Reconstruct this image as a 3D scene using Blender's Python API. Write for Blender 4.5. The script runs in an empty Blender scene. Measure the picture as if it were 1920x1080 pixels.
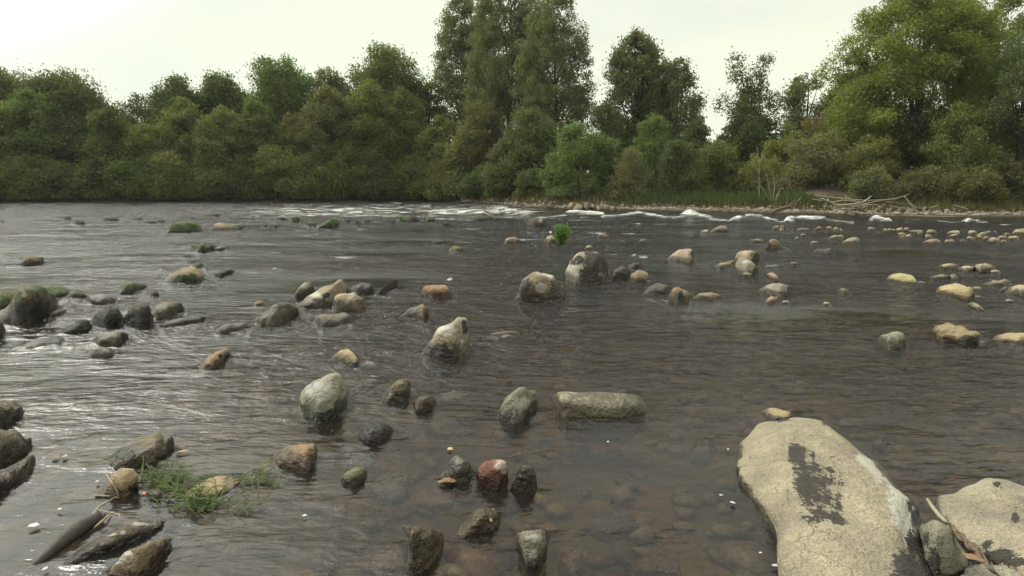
import bpy, math, random
import numpy as np
R = math.radians
random.seed(7); rng = np.random.default_rng(7)
SC = bpy.context.scene
COL = SC.collection

# ------------------------------------------------------------------ camera
F, TH, CH = 1150.0, math.atan(190/1150.0), 1.5
cam_d = bpy.data.cameras.new('camera'); cam = bpy.data.objects.new('camera', cam_d); COL.objects.link(cam)
cam.location = (0, 0, CH); cam.rotation_euler = (math.pi/2-TH, 0, 0)
cam_d.sensor_width = 36; cam_d.lens = F/1920*36; cam_d.clip_start = .05; cam_d.clip_end = 3000
SC.camera = cam
# ------------------------------------------------------------------ light
SUN_AZ, SUN_EL = R(-55), R(42)          # azimuth from +Y, negative = left
sd = np.array([math.sin(SUN_AZ)*math.cos(SUN_EL), math.cos(SUN_AZ)*math.cos(SUN_EL), math.sin(SUN_EL)])
sl = bpy.data.lights.new('sun', 'SUN'); sl.energy = 1.3; sl.angle = R(14); sl.color = (1, .95, .84)
so = bpy.data.objects.new('sun', sl); COL.objects.link(so)
so.rotation_euler = (math.pi/2-SUN_EL, 0, math.pi-SUN_AZ)
so.location = (-20, 10, 30)
W = bpy.data.worlds.new('World'); SC.world = W; W.use_nodes = True
wn, wl = W.node_tree.nodes, W.node_tree.links
bg = wn['Background']; bg.inputs['Strength'].default_value = .1
sky = wn.new('ShaderNodeTexSky'); sky.sky_type = 'NISHITA'; sky.sun_disc = False
sky.sun_elevation = SUN_EL; sky.sun_rotation = SUN_AZ
tc = wn.new('ShaderNodeTexCoord')
mp = wn.new('ShaderNodeMapping'); mp.inputs['Scale'].default_value = (1, 1, 3.2); wl.new(tc.outputs['Generated'], mp.inputs['Vector'])
nz = wn.new('ShaderNodeTexNoise'); nz.inputs['Scale'].default_value = 1.7; nz.inputs['Detail'].default_value = 5; wl.new(mp.outputs[0], nz.inputs['Vector'])
rp = wn.new('ShaderNodeValToRGB'); wl.new(nz.outputs['Fac'], rp.inputs['Fac'])
rp.color_ramp.elements[0].position = .35; rp.color_ramp.elements[0].color = (.80, .85, .75, 1)
rp.color_ramp.elements[1].position = .62; rp.color_ramp.elements[1].color = (.97, 1.0, .78, 1)
dt = wn.new('ShaderNodeVectorMath'); dt.operation = 'DOT_PRODUCT'; wl.new(tc.outputs['Generated'], dt.inputs[0]); dt.inputs[1].default_value = sd
mr = wn.new('ShaderNodeMapRange'); wl.new(dt.outputs['Value'], mr.inputs[0])
mr.interpolation_type = 'SMOOTHSTEP'; mr.inputs[1].default_value = .78; mr.inputs[2].default_value = 1; mr.inputs[3].default_value = 1.0; mr.inputs[4].default_value = 4.0
sz_ = wn.new('ShaderNodeSeparateXYZ'); wl.new(tc.outputs['Generated'], sz_.inputs[0])
ze = wn.new('ShaderNodeMapRange'); wl.new(sz_.outputs[2], ze.inputs[0]); ze.inputs[1].default_value = .3; ze.inputs[2].default_value = 1; ze.inputs[3].default_value = 9.0; ze.inputs[4].default_value = 20.0
mm = wn.new('ShaderNodeMath'); mm.operation = 'MULTIPLY'; wl.new(mr.outputs[0], mm.inputs[0]); wl.new(ze.outputs[0], mm.inputs[1])
zt = wn.new('ShaderNodeMapRange'); wl.new(sz_.outputs[2], zt.inputs[0]); zt.inputs[1].default_value = .22; zt.inputs[2].default_value = .5
tn = wn.new('ShaderNodeMixRGB'); wl.new(zt.outputs[0], tn.inputs[0]); tn.inputs[1].default_value = (1, 1, 1, 1); tn.inputs[2].default_value = (1.02, .985, 1.09, 1)
tm = wn.new('ShaderNodeMixRGB'); tm.blend_type = 'MULTIPLY'; tm.inputs[0].default_value = 1; wl.new(rp.outputs[0], tm.inputs[1]); wl.new(tn.outputs[0], tm.inputs[2])
vm = wn.new('ShaderNodeVectorMath'); vm.operation = 'SCALE'; wl.new(tm.outputs[0], vm.inputs[0]); wl.new(mm.outputs[0], vm.inputs['Scale'])
mx = wn.new('ShaderNodeMixRGB'); mx.inputs[0].default_value = .88; wl.new(sky.outputs[0], mx.inputs[1]); wl.new(vm.outputs[0], mx.inputs[2])
wl.new(mx.outputs[0], bg.inputs['Color'])
SC.view_settings.view_transform = 'Standard'; SC.view_settings.look = 'None'
SC.view_settings.exposure = .25; SC.view_settings.gamma = 1
SC.cycles.use_denoising = True
SC.cycles.transparent_max_bounces = 24; SC.cycles.max_bounces = 8
SC.cycles.caustics_reflective = False; SC.cycles.caustics_refractive = False

# ------------------------------------------------------------------ helpers
cT, sT = math.cos(TH), math.sin(TH)
def gnd(x, y, z=0.0):                  # pixel of the 1920x1080 photo -> point on the level z
    a = (np.asarray(y, float)-540)/F; b = (np.asarray(x, float)-960)/F
    dy = cT-a*sT; dz = -sT-a*cT
    t = (z-CH)/dz
    return b*t, dy*t
def proj(X, Y, Z):
    d = Y*cT-(Z-CH)*sT; u = Y*sT+(Z-CH)*cT
    return 960+F*X/d, 540-F*u/d
def height_at(y, Y):                   # z seen at pixel row y at the distance Y
    a = (y-540)/F
    return CH + Y*(-sT-a*cT)/(cT-a*sT)
def h3(i, j, k, s):
    n = (i*374761393 + j*668265263 + k*2147483647 + s*974634777) & 0xffffffff
    n = ((n ^ (n >> 13))*1274126177) & 0xffffffff
    n = n ^ (n >> 16)
    return (n & 0xffff)/65535.0
def vn(p, s=0):
    f = np.floor(p).astype(np.int64); t = p-f; t = t*t*(3-2*t)
    o = 0
    for a in (0, 1):
        for b in (0, 1):
            for c in (0, 1):
                w = (t[..., 0] if a else 1-t[..., 0])*(t[..., 1] if b else 1-t[..., 1])*(t[..., 2] if c else 1-t[..., 2])
                o = o+w*h3(f[..., 0]+a, f[..., 1]+b, f[..., 2]+c, s)
    return o*2-1
def fbm(p, s=0, o=3, g=.5):
    r = 0; a = 1; q = np.asarray(p, float); tot = 0
    for k in range(o):
        r = r+a*vn(q, s+k*17); tot += a; a *= g; q = q*2.03+11.3
    return r/tot
def sm(a, b, x):
    t = np.clip((x-a)/(b-a), 0, 1); return t*t*(3-2*t)
def mk(name, V, Fc, mat, parent=None, smooth=True, masks=None, colr=None):
    V = np.asarray(V, np.float32); me = bpy.data.meshes.new(name)
    if isinstance(Fc, np.ndarray) and Fc.ndim == 2:
        n, k = Fc.shape
        me.vertices.add(len(V)); me.vertices.foreach_set('co', V.ravel())
        me.loops.add(n*k); me.loops.foreach_set('vertex_index', Fc.astype(np.int32).ravel())
        me.polygons.add(n); me.polygons.foreach_set('loop_start', np.arange(0, n*k, k, dtype=np.int32))
        me.update(calc_edges=True)
    else:
        me.from_pydata([tuple(v) for v in V.tolist()], [], [tuple(f) for f in Fc]); me.update()
    me.polygons.foreach_set('use_smooth', [smooth]*len(me.polygons))
    if masks is not None:
        at = me.color_attributes.new('mask', 'FLOAT_COLOR', 'POINT'); at.data.foreach_set('color', np.asarray(masks, np.float32).ravel())
    me.materials.append(mat); me.validate()
    o = bpy.data.objects.new(name, me); COL.objects.link(o)
    if parent is not None: o.parent = parent
    if colr is not None: o.color = (*colr, 1)
    return o
def tag(o, label=None, cat=None, group=None, kind=None):
    if label: o['label'] = label
    if cat: o['category'] = cat
    if group: o['group'] = group
    if kind: o['kind'] = kind
    return o
def empty(name, loc):
    o = bpy.data.objects.new(name, None); o.location = loc; o.empty_display_size = .2; COL.objects.link(o); return o
def tube(pts, rad, k=7, cap=True):
    P = np.asarray(pts, float); n = len(P); rad = np.broadcast_to(rad, (n,))
    V = []; T = np.gradient(P, axis=0); T /= np.linalg.norm(T, axis=1, keepdims=True)+1e-9
    up = np.array([0, 0, 1.]) if abs(T[0, 2]) < .9 else np.array([1., 0, 0])
    a = np.cross(T[0], up); a /= np.linalg.norm(a)
    ph = np.arange(k)*2*math.pi/k
    for i in range(n):
        a = a-T[i]*a.dot(T[i]); a /= np.linalg.norm(a)+1e-9; b = np.cross(T[i], a)
        V.append(P[i]+rad[i]*(np.cos(ph)[:, None]*a+np.sin(ph)[:, None]*b))
    V = np.concatenate(V); Fs = []
    for i in range(n-1):
        for j in range(k):
            Fs.append((i*k+j, i*k+(j+1) % k, (i+1)*k+(j+1) % k, (i+1)*k+j))
    if cap: Fs.append(tuple(range(k))[::-1]); Fs.append(tuple(range((n-1)*k, n*k)))
    return V, Fs
class MB:
    def __init__(s): s.V = []; s.F = []; s.n = 0
    def add(s, VF):
        V, Fs = VF; s.F += [tuple(i+s.n for i in f) for f in Fs]; s.V.append(V); s.n += len(V)
    def build(s, name, mat, parent=None, smooth=True, colr=None): return mk(name, np.concatenate(s.V), s.F, mat, parent, smooth, colr=colr)

# ------------------------------------------------------------------ materials
def nmat(name):
    m = bpy.data.materials.new(name); m.use_nodes = True; N = m.node_tree.nodes; L = m.node_tree.links
    for n in list(N): N.remove(n)
    out = N.new('ShaderNodeOutputMaterial'); return m, N, L, out
def noise(N, L, vec, sc, det=3, rough=.55, dist=0):
    n = N.new('ShaderNodeTexNoise'); n.inputs['Scale'].default_value = sc; n.inputs['Detail'].default_value = det
    n.inputs['Roughness'].default_value = rough; n.inputs['Distortion'].default_value = dist
    if vec is not None: L.new(vec, n.inputs['Vector'])
    return n.outputs['Fac']
def mrange(N, L, v, a, b, c=0, d=1, smooth=False):
    n = N.new('ShaderNodeMapRange'); L.new(v, n.inputs[0])
    if smooth: n.interpolation_type = 'SMOOTHSTEP'
    for i, q in enumerate((a, b, c, d)): n.inputs[i+1].default_value = q
    return n.outputs[0]
def math_(N, L, op, a, b=None):
    n = N.new('ShaderNodeMath'); n.operation = op
    for i, q in enumerate((a, b)):
        if q is None: continue
        if isinstance(q, (int, float)): n.inputs[i].default_value = q
        else: L.new(q, n.inputs[i])
    return n.outputs[0]
def mix(N, L, f, a, b, mode='MIX'):
    n = N.new('ShaderNodeMixRGB'); n.blend_type = mode
    for i, q in enumerate((f, a, b)):
        if isinstance(q, (int, float)): n.inputs[i].default_value = q
        elif isinstance(q, tuple): n.inputs[i].default_value = (*q, 1)
        else: L.new(q, n.inputs[i])
    return n.outputs[0]
def bump(N, L, h, dist, st=1, nrm=None):
    b = N.new('ShaderNodeBump'); b.inputs['Distance'].default_value = dist; b.inputs['Strength'].default_value = st
    L.new(h, b.inputs['Height'])
    if nrm is not None: L.new(nrm, b.inputs['Normal'])
    return b.outputs[0]

def rock_material(name, k=1.0):
    m, N, L, out = nmat(name)
    p = N.new('ShaderNodeBsdfPrincipled'); L.new(p.outputs[0], out.inputs[0])
    oi = N.new('ShaderNodeObjectInfo'); g = N.new('ShaderNodeNewGeometry'); at = N.new('ShaderNodeAttribute'); at.attribute_name = 'mask'
    sp = N.new('ShaderNodeSeparateColor'); L.new(at.outputs['Color'], sp.inputs[0])
    pos = g.outputs['Position']
    n1 = noise(N, L, pos, 5*k, 4, .6); n2 = noise(N, L, pos, 26*k, 4, .65); n3 = noise(N, L, pos, 95*k, 2, .7)
    vo = N.new('ShaderNodeTexVoronoi'); vo.inputs['Scale'].default_value = 60*k; L.new(pos, vo.inputs['Vector'])
    c = mix(N, L, mrange(N, L, n1, .34, .66), mix(N, L, 1.0, oi.outputs['Color'], (.7, .68, .66), 'MULTIPLY'), mix(N, L, 1.0, oi.outputs['Color'], (1.16, 1.1, 1.0), 'MULTIPLY'))
    c = mix(N, L, mrange(N, L, n2, .35, .68, .0, .8), c, mix(N, L, 1.0, c, (1.3, 1.24, 1.1), 'MULTIPLY'))
    c = mix(N, L, mrange(N, L, n3, .52, .68, 0, .85), c, mix(N, L, 1.0, c, (.5, .47, .43), 'MULTIPLY'))
    c = mix(N, L, mrange(N, L, vo.outputs['Distance'], .0, .16, .55, 0), c, (.42, .38, .3))
    vc = N.new('ShaderNodeTexVoronoi'); vc.feature = 'DISTANCE_TO_EDGE'; vc.inputs['Scale'].default_value = 3.1*k
    wv = N.new('ShaderNodeVectorMath'); wv.operation = 'MULTIPLY_ADD'; nv = N.new('ShaderNodeTexNoise'); nv.inputs['Scale'].default_value = 7*k; L.new(pos, nv.inputs['Vector'])
    L.new(nv.outputs['Color'], wv.inputs[0]); wv.inputs[1].default_value = (.35/k, .35/k, .35/k); L.new(pos, wv.inputs[2]); L.new(wv.outputs[0], vc.inputs['Vector'])
    crack = mrange(N, L, vc.outputs['Distance'], .0, .018, 1, 0)
    crack = math_(N, L, 'MULTIPLY', crack, mrange(N, L, n1, .5, .62))
    c = mix(N, L, math_(N, L, 'MULTIPLY', crack, .4), c, mix(N, L, 1.0, c, (.35, .32, .28), 'MULTIPLY'))
    n0 = noise(N, L, pos, 2.2*k, 3, .55)
    c = mix(N, L, mrange(N, L, n0, .4, .62, 0, .6), c, mix(N, L, 1.0, c, (.74, .76, .74), 'MULTIPLY'))
    # pale patches, crust among them
    ap = at.outputs['Alpha']
    e = math_(N, L, 'ADD', ap, mrange(N, L, n2, .3, .7, -.22, .22)); e = mrange(N, L, e, .38, .72)
    c = mix(N, L, math_(N, L, 'MULTIPLY', e, .85), c, mix(N, L, 1.0, mix(N, L, .45, oi.outputs['Color'], (.5, .49, .43)), (1.25, 1.25, 1.25), 'MULTIPLY'))
    # moss
    e = math_(N, L, 'ADD', sp.outputs[1], mrange(N, L, n2, .3, .7, -.38, .38)); moss = mrange(N, L, e, .42, .62)
    c = mix(N, L, moss, c, mix(N, L, n3, (.02, .033, .009), (.075, .105, .025)))
    # dark lichen and algae, plus wet and shaded stone sides painted dark
    e = math_(N, L, 'ADD', sp.outputs[0], mrange(N, L, n2, .28, .72, -.3, .3)); e = math_(N, L, 'ADD', e, mrange(N, L, n3, .3, .7, -.22, .22)); e = math_(N, L, 'ADD', e, mrange(N, L, noise(N, L, pos, 11*k, 2, .5), .35, .65, -.22, .22)); lich_shade = mrange(N, L, e, .47, .56)
    c = mix(N, L, lich_shade, c, mix(N, L, n3, (.016, .013, .01), (.05, .04, .028)))
    # wet foot
    e = math_(N, L, 'ADD', sp.outputs[2], mrange(N, L, n2, .3, .7, -.22, .22)); wet = mrange(N, L, e, .38, .6)
    c = mix(N, L, wet, c, mix(N, L, 1.0, c, (.27, .25, .21), 'MULTIPLY'))
    L.new(c, p.inputs['Base Color'])
    L.new(mrange(N, L, wet, 0, 1, .85, .28), p.inputs['Roughness'])
    hh = math_(N, L, 'ADD', math_(N, L, 'ADD', math_(N, L, 'MULTIPLY', n2, 1.1), math_(N, L, 'MULTIPLY', n1, 2.2)), math_(N, L, 'MULTIPLY', n3, .35))
    hh = math_(N, L, 'SUBTRACT', hh, math_(N, L, 'MULTIPLY', crack, .22)); hh = math_(N, L, 'ADD', hh, math_(N, L, 'MULTIPLY', lich_shade, .25)); hh = math_(N, L, 'ADD', hh, math_(N, L, 'MULTIPLY', moss, .4))
    L.new(bump(N, L, hh, .03/k, 1.0), p.inputs['Normal'])
    return m
M_ROCK = rock_material('river_stone'); M_FAR = rock_material('far_stone', .4)

def plain(name, col, rough=.85, col2=None, sc=8, bd=.01):
    m, N, L, out = nmat(name); p = N.new('ShaderNodeBsdfPrincipled'); L.new(p.outputs[0], out.inputs[0])
    g = N.new('ShaderNodeNewGeometry'); n = noise(N, L, g.outputs['Position'], sc, 4, .6)
    L.new(mix(N, L, mrange(N, L, n, .3, .7), col, col2 or tuple(c*.6 for c in col)), p.inputs['Base Color'])
    p.inputs['Roughness'].default_value = rough; L.new(bump(N, L, n, bd, .8), p.inputs['Normal']); return m
M_BARK = plain('bark', (.055, .045, .033), .9, (.025, .02, .015), 6, .03)
M_DRIFT = plain('bleached_driftwood', (.42, .38, .3), .8, (.24, .2, .15), 20, .01)
M_TWIG = plain('pale_twig', (.27, .23, .16), .8, (.2, .16, .1), 30, .003)
M_LOG = plain('wet_dark_wood', (.05, .04, .027), .75, (.022, .018, .012), 40, .006)
M_DEAD = plain('dead_leaf', (.2, .115, .055), .6, (.13, .075, .035), 60, .002)
M_DEBRIS = plain('brown_bark_fibre', (.15, .105, .065), .85, (.075, .052, .033), 50, .004)

def leaf_material():
    m, N, L, out = nmat('foliage')
    oi = N.new('ShaderNodeObjectInfo'); g = N.new('ShaderNodeNewGeometry')
    n = noise(N, L, g.outputs['Position'], .55, 3, .6); r = g.outputs['Random Per Island']
    c = mix(N, L, r, mix(N, L, 1.0, oi.outputs['Color'], (.74, .77, .74), 'MULTIPLY'), mix(N, L, 1.0, oi.outputs['Color'], (1.28, 1.24, 1.15), 'MULTIPLY'))
    c = mix(N, L, mrange(N, L, n, .38, .68), c, mix(N, L, 1.0, c, (1.35, 1.2, .95), 'MULTIPLY'))
    d = N.new('ShaderNodeBsdfDiffuse'); t = N.new('ShaderNodeBsdfTranslucent'); L.new(c, d.inputs[0])
    L.new(mix(N, L, 1.0, c, (1.1, 1.25, .6), 'MULTIPLY'), t.inputs[0])
    s = N.new('ShaderNodeMixShader'); s.inputs[0].default_value = .48; L.new(d.outputs[0], s.inputs[1]); L.new(t.outputs[0], s.inputs[2])
    gl = N.new('ShaderNodeBsdfGlossy'); gl.inputs['Roughness'].default_value = .5; gl.inputs['Color'].default_value = (.8, .8, .8, 1)
    s2 = N.new('ShaderNodeMixShader'); s2.inputs[0].default_value = .025; L.new(s.outputs[0], s2.inputs[1]); L.new(gl.outputs[0], s2.inputs[2])
    L.new(s2.outputs[0], out.inputs[0]); return m
M_LEAF = leaf_material()

def water_material():
    m, N, L, out = nmat('river_water')
    g = N.new('ShaderNodeNewGeometry'); at = N.new('ShaderNodeAttribute'); at.attribute_name = 'mask'
    sp = N.new('ShaderNodeSeparateColor'); L.new(at.outputs['Color'], sp.inputs[0])
    def mapped(sc, rot):
        q = N.new('ShaderNodeMapping'); q.inputs['Scale'].default_value = sc; q.inputs['Rotation'].default_value = (0, 0, rot); L.new(g.outputs['Position'], q.inputs['Vector']); return q.outputs[0]
    a = noise(N, L, mapped((1.1, 3.0, 1), R(-14)), 1.6, 3, .55, .4)
    b = noise(N, L, mapped((1, 2.4, 1), R(16)), 5.5, 3, .6, .5)
    c = noise(N, L, mapped((1, 2.6, 1), R(4)), 19, 3, .6, .3)
    amp = sp.outputs[1]                                     # rippled or smooth glide
    a2 = noise(N, L, mapped((.5, 1.5, 1), R(-8)), 1.0, 2, .5, .6)
    h = math_(N, L, 'ADD', math_(N, L, 'MULTIPLY', a, .13), math_(N, L, 'MULTIPLY', b, .062)); h = math_(N, L, 'ADD', h, math_(N, L, 'MULTIPLY', a2, .07))
    h = math_(N, L, 'ADD', h, math_(N, L, 'MULTIPLY', c, .0085)); h = math_(N, L, 'MULTIPLY', h, amp)
    bn = bump(N, L, h, 1.0, 1.0)
    fr = N.new('ShaderNodeFresnel'); fr.inputs[0].default_value = 1.33; L.new(bn, fr.inputs['Normal'])
    gl = N.new('ShaderNodeBsdfGlossy'); gl.inputs['Roughness'].default_value = .07; L.new(bn, gl.inputs['Normal'])
    tr = N.new('ShaderNodeBsdfTransparent'); tr.inputs[0].default_value = (.9, .88, .84, 1)
    df = N.new('ShaderNodeBsdfDiffuse'); df.inputs[0].default_value = (.125, .114, .106, 1)
    body = N.new('ShaderNodeMixShader'); body.inputs[0].default_value = .075; L.new(tr.outputs[0], body.inputs[1]); L.new(df.outputs[0], body.inputs[2])
    w = N.new('ShaderNodeMixShader'); L.new(fr.outputs[0], w.inputs[0]); L.new(body.outputs[0], w.inputs[1]); L.new(gl.outputs[0], w.inputs[2])
    fn = noise(N, L, mapped((1, 2, 1), 0), 4.5, 5, .75); fn2 = noise(N, L, mapped((.6, 1, 1), .2), 1.4, 3, .7)
    f = math_(N, L, 'ADD', sp.outputs[0], math_(N, L, 'ADD', mrange(N, L, fn, .3, .7, -.75, .75), mrange(N, L, fn2, .3, .7, -.4, .4)))
    f = math_(N, L, 'MULTIPLY', mrange(N, L, f, .45, 1.4), mrange(N, L, sp.outputs[0], .05, .3))
    fd = N.new('ShaderNodeBsdfDiffuse'); fd.inputs[0].default_value = (.6, .6, .55, 1)
    s = N.new('ShaderNodeMixShader'); L.new(f, s.inputs[0]); L.new(w.outputs[0], s.inputs[1]); L.new(fd.outputs[0], s.inputs[2])
    L.new(s.outputs[0], out.inputs[0])
    va = N.new('ShaderNodeVolumeAbsorption'); va.inputs["Color"].default_value = (.75, .7, .58, 1); va.inputs['Density'].default_value = 3.6
    L.new(va.outputs[0], out.inputs['Volume'])
    return m
M_WATER = water_material()

def ground_material():
    m, N, L, out = nmat('bank_and_bed'); p = N.new('ShaderNodeBsdfPrincipled'); L.new(p.outputs[0], out.inputs[0])
    g = N.new('ShaderNodeNewGeometry'); pos = g.outputs['Position']; at = N.new('ShaderNodeAttribute'); at.attribute_name = 'mask'
    sp = N.new('ShaderNodeSeparateColor'); L.new(at.outputs['Color'], sp.inputs[0])
    n1 = noise(N, L, pos, 1.6, 4, .6); n2 = noise(N, L, pos, 9, 4, .65)
    vo = N.new('ShaderNodeTexVoronoi'); vo.inputs['Scale'].default_value = 4.5; L.new(pos, vo.inputs['Vector'])
    bed = mix(N, L, mrange(N, L, n1, .35, .65), (.1, .085, .05), (.2, .12, .07))
    bed = mix(N, L, mrange(N, L, n2, .4, .7), bed, (.055, .062, .035))
    gr = mix(N, L, vo.outputs['Color'], (.1, .085, .06), (.24, .215, .165)); gr = mix(N, L, mrange(N, L, vo.outputs['Distance'], .35, .6), gr, (.03, .025, .018))
    soil = mix(N, L, mrange(N, L, n2, .35, .65), (.05, .037, .024), (.09, .068, .042))
    c = mix(N, L, sp.outputs[0], bed, soil); c = mix(N, L, sp.outputs[1], c, gr)
    L.new(c, p.inputs['Base Color']); p.inputs['Roughness'].default_value = .9
    L.new(bump(N, L, n2, .04, .8), p.inputs['Normal']); return m
M_GROUND = ground_material()

# ------------------------------------------------------------------ the setting: bank line, ground, water
bank_px = [(-900, 379), (0, 378.5), (300, 378), (640, 377), (820, 376.5), (900, 380), (980, 386), (1080, 391), (1180, 393), (1300, 394), (1420, 396), (1520, 399), (1620, 403), (1760, 405), (1920, 404), (2700, 402)]
bx, by = gnd(np.array([p[0] for p in bank_px]), np.array([p[1] for p in bank_px]))
o_ = np.argsort(bx); bx, by = bx[o_], by[o_]
def yb(X): return np.interp(X, bx, by)
gravel_px = lambda X: sm(-4, 2, X)      # gravel beach only in the middle and on the right
def ground_z(X, Y):
    t = Y-yb(X)
    n = fbm(np.stack([X*.9, Y*.9, X*0], -1), 3, 3)
    z = -.34+.05*n
    z = z+sm(-1.6, .1, t)*.38
    z = z+sm(.1, 2.2, t)*(.42+.12*n)+sm(2, 9, t)*1.0+sm(9, 60, t)*2.5
    z = z+sm(1.15, -1.5, Y)*.55
    return z
xs = np.concatenate([np.linspace(-420, -90, 12)[:-1], np.linspace(-90, 70, 321), np.linspace(70, 420, 12)[1:]])
q = np.concatenate([np.linspace(-.35, 0, 6)[:-1], np.linspace(0, .3, 70)[:-1], np.linspace(.3, .93, 50)])
tt = np.concatenate([np.linspace(-2.2, 6, 42), [8, 12, 18, 26, 40, 60, 100, 180, 350, 700]])
XX = np.repeat(xs[None], len(q)+len(tt), 0); YB = yb(xs)[None]
YY = np.concatenate([q[:, None]*YB, YB+tt[:, None]], 0)
ZZ = ground_z(XX, YY)
def gridfaces(r, c):
    i = np.arange(r-1)[:, None]*c+np.arange(c-1)[None]; return np.stack([i, i+1, i+c+1, i+c], -1).reshape(-1, 4)
tb = YY-YB; msk = np.zeros((*XX.shape, 4)); msk[..., 0] = sm(-.8, .4, tb)
msk[..., 1] = sm(-.2, .2, tb)*sm(2.4, 1.2, tb)*gravel_px(XX); msk[..., 3] = 1
ground = mk('ground', np.stack([XX, YY, ZZ], -1).reshape(-1, 3), gridfaces(*XX.shape), M_GROUND, masks=msk.reshape(-1, 4)); ground['kind'] = 'structure'

# foam: segments along crests (x0,y0,x1,y1, thickness px, strength, lift m)
FOAM = """475 391 535 391 1.6 .55 .03;528 402 600 403 2.6 .8 .05;600 396 640 404 4 .6 .05;640 396 700 398 4 .75 .08;650 403 760 404 2 .6 .05
690 384 745 388 2.6 .65 .05;738 382 750 383 3 .9 .1;662 377 715 377.5 1 .6 0;795 385 806 387 3 .9 .1;750 392 800 394 3 .5 .05;815 399 870 397 4.5 .95 .14;870 397 905 403 4.5 .9 .14
905 403 925 392 3.5 .9 .16;925 392 950 392 4 .95 .18;950 395 990 406 4.5 .9 .12;800 412 880 411 2.5 .8 .04;880 408 1010 409 3.5 .7 .05;1010 410 1060 405 3.5 .6 .06
1066 400 1130 402 3.6 .95 .12;1130 407 1180 404 3 .7 .08;1180 404 1200 401 3.5 .9 .12;1200 401 1240 408 3.5 .9 .1;1050 414 1160 414 2 .45 .03;1240 410 1280 409 3 .6 .08
1280 405 1295 402 4 1 .2;1295 402 1330 410 4 .95 .16;1330 412 1372 416 2.6 .8 .08;1372 415 1400 409 3 .9 .15;1400 408 1425 409 4.4 1 .22;1425 409 1455 416 3.5 .85 .12
1455 418 1475 417 2 .7 .06;1475 416 1500 411 3.5 .95 .16;1500 411 1545 413 3.5 .95 .16;1545 414 1600 419 2 .65 .08;1634 416 1648 412 3.2 1 .2;1648 412 1668 417 3 .95 .14
1700 419 1740 415 2.4 .33 .18;1740 415 1775 419 2 .35 .12;1765 419 1800 419 1.6 .6 .05;1806 419 1822 414 2.4 .85 .14;1822 414 1850 420 2.2 .7 .1;1873 422 1897 422 1.4 .65 .03
112 403 172 405 1.5 .45 0;230 397 275 394 1.6 .6 .02;152 404 170 404 1.6 .85 .02;430 403 450 402 2 .7 .02;0 409 22 409 1.4 .5 0;165 455 206 456 2.6 .55 .01;122 464 135 463 1.5 .6 0;245 453 258 454 1.4 .5 0
400 393 420 392 1.5 .5 0;190 390 215 389 1.2 .4 0;470 421 480 422 1.5 .5 0;455 418 475 420 2 .5 .02;495 415 520 416 1.8 .5 0;606 435 616 435 1.4 .6 0;640 431 650 431 1.5 .6 0;665 430 686 430 1.4 .7 0
665 441 676 441 1.2 .6 0;800 420 830 422 1.5 .5 0;860 430 905 430 1.9 .7 .02;855 444 895 444 1.5 .65 .01;895 444 925 443 1 .4 0;980 436 1006 439 2 .75 .02;1012 436 1025 438 1.4 .5 0;1030 434 1035 437 2.5 .8 0
1100 436 1140 438 2 .6 .02;1165 439 1192 438 1.7 .6 0;1135 467 1152 467 1.3 .7 0;1175 418 1205 419 1.4 .5 0;1225 420 1248 421 1.4 .6 0;1190 438 1210 440 1.5 .3 0;780 484 800 474 2.4 .85 .01;800 474 820 480 2 .4 0;838 527 850 521 2.3 .8 .01
400 536 418 530 2.5 .55 0;455 500 470 500 2.2 .6 0;505 501 522 504 2 .65 0;418 537 430 533 2 .4 0;1211 562 1232 565 2.6 .95 .01;1232 562 1256 565 2.2 .9 .01;1184 480 1194 476 2 .7 0;1196 482 1215 482 2 .5 0;1405 586 1425 580 2 .33 0
878 668 900 664 2 .45 0;960 578 975 574 2.5 .45 0;880 592 890 588 2 .4 0;1268 577 1276 576 1.6 .35 0;350 608 372 600 2.5 .45 0;140 742 175 728 3 .4 0;95 811 120 797 2.5 .5 0;470 622 500 612 2 .3 0"""
segs = [tuple(map(float, s.split())) for l in FOAM.split('\n') for s in l.split(';')]
d = 1.0*1.0125**np.arange(0, 352)
d = np.concatenate([[-6, -3, -1, .2, .6], d, [90, 110]])
s_ = np.linspace(-1.0, 1.0, 561); s_ = np.sign(s_)*(np.abs(s_)*.86+np.abs(s_)**6*.55)
D, S = np.meshgrid(d, s_, indexing='ij'); Xw = S*(np.maximum(D, 3)+1.5); Yw = D.copy()
px, py = proj(Xw, np.maximum(Yw, .4), 0)
foam = np.zeros_like(Xw); lift = np.zeros_like(Xw)
FN = 1+.55*fbm(np.stack([Xw, Yw, Xw*0], -1)*[1.3, 1.8, 1], 71, 2)
for x0, y0, x1, y1, th, I, lf in segs:
    dx, dy = x1-x0, y1-y0; L2 = dx*dx+dy*dy+1e-6
    u = np.clip(((px-x0)*dx+(py-y0)*dy)/L2, 0, 1)
    e = np.hypot((px-x0-u*dx)*.7, py-y0-u*dy)*(1.5 if y0 < 425 else 1)
    I2 = I*(1.05 if x0 > 1000 else .7)*(1 if lf > .05 else (4*u*(1-u)+.02)**.4)
    foam = np.maximum(foam, I2*np.exp(-(e/(th*FN))**2*.7))
    if lf: lift = np.maximum(lift, lf*FN*np.exp(-(e/(th*1.5))**2))
front = Yw < 300
P3 = np.stack([Xw, Yw, Xw*0], -1)
zone = np.exp(-((py-396)/13)**2)*sm(220, 600, px)*sm(1080, 930, px)            # broken water
fl = fbm(P3*[1.1, 2.2, 1], 5, 3)
foam = np.maximum(foam, zone*sm(-.1, .3, fl)*1.1)
foam = np.maximum(foam, .42*sm(.32, .6, fbm(P3*[1.4, 2.2, 1], 9, 3))*sm(378, 392, py)*sm(560, 470, py)*sm(1500, 1100, px))
far = sm(6, 30, Yw)
z = .012*fbm(P3*[1.2, 2.6, 1], 21, 3)+.006*fbm(P3*[4, 8, 1], 31, 2)*(1-far)
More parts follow.
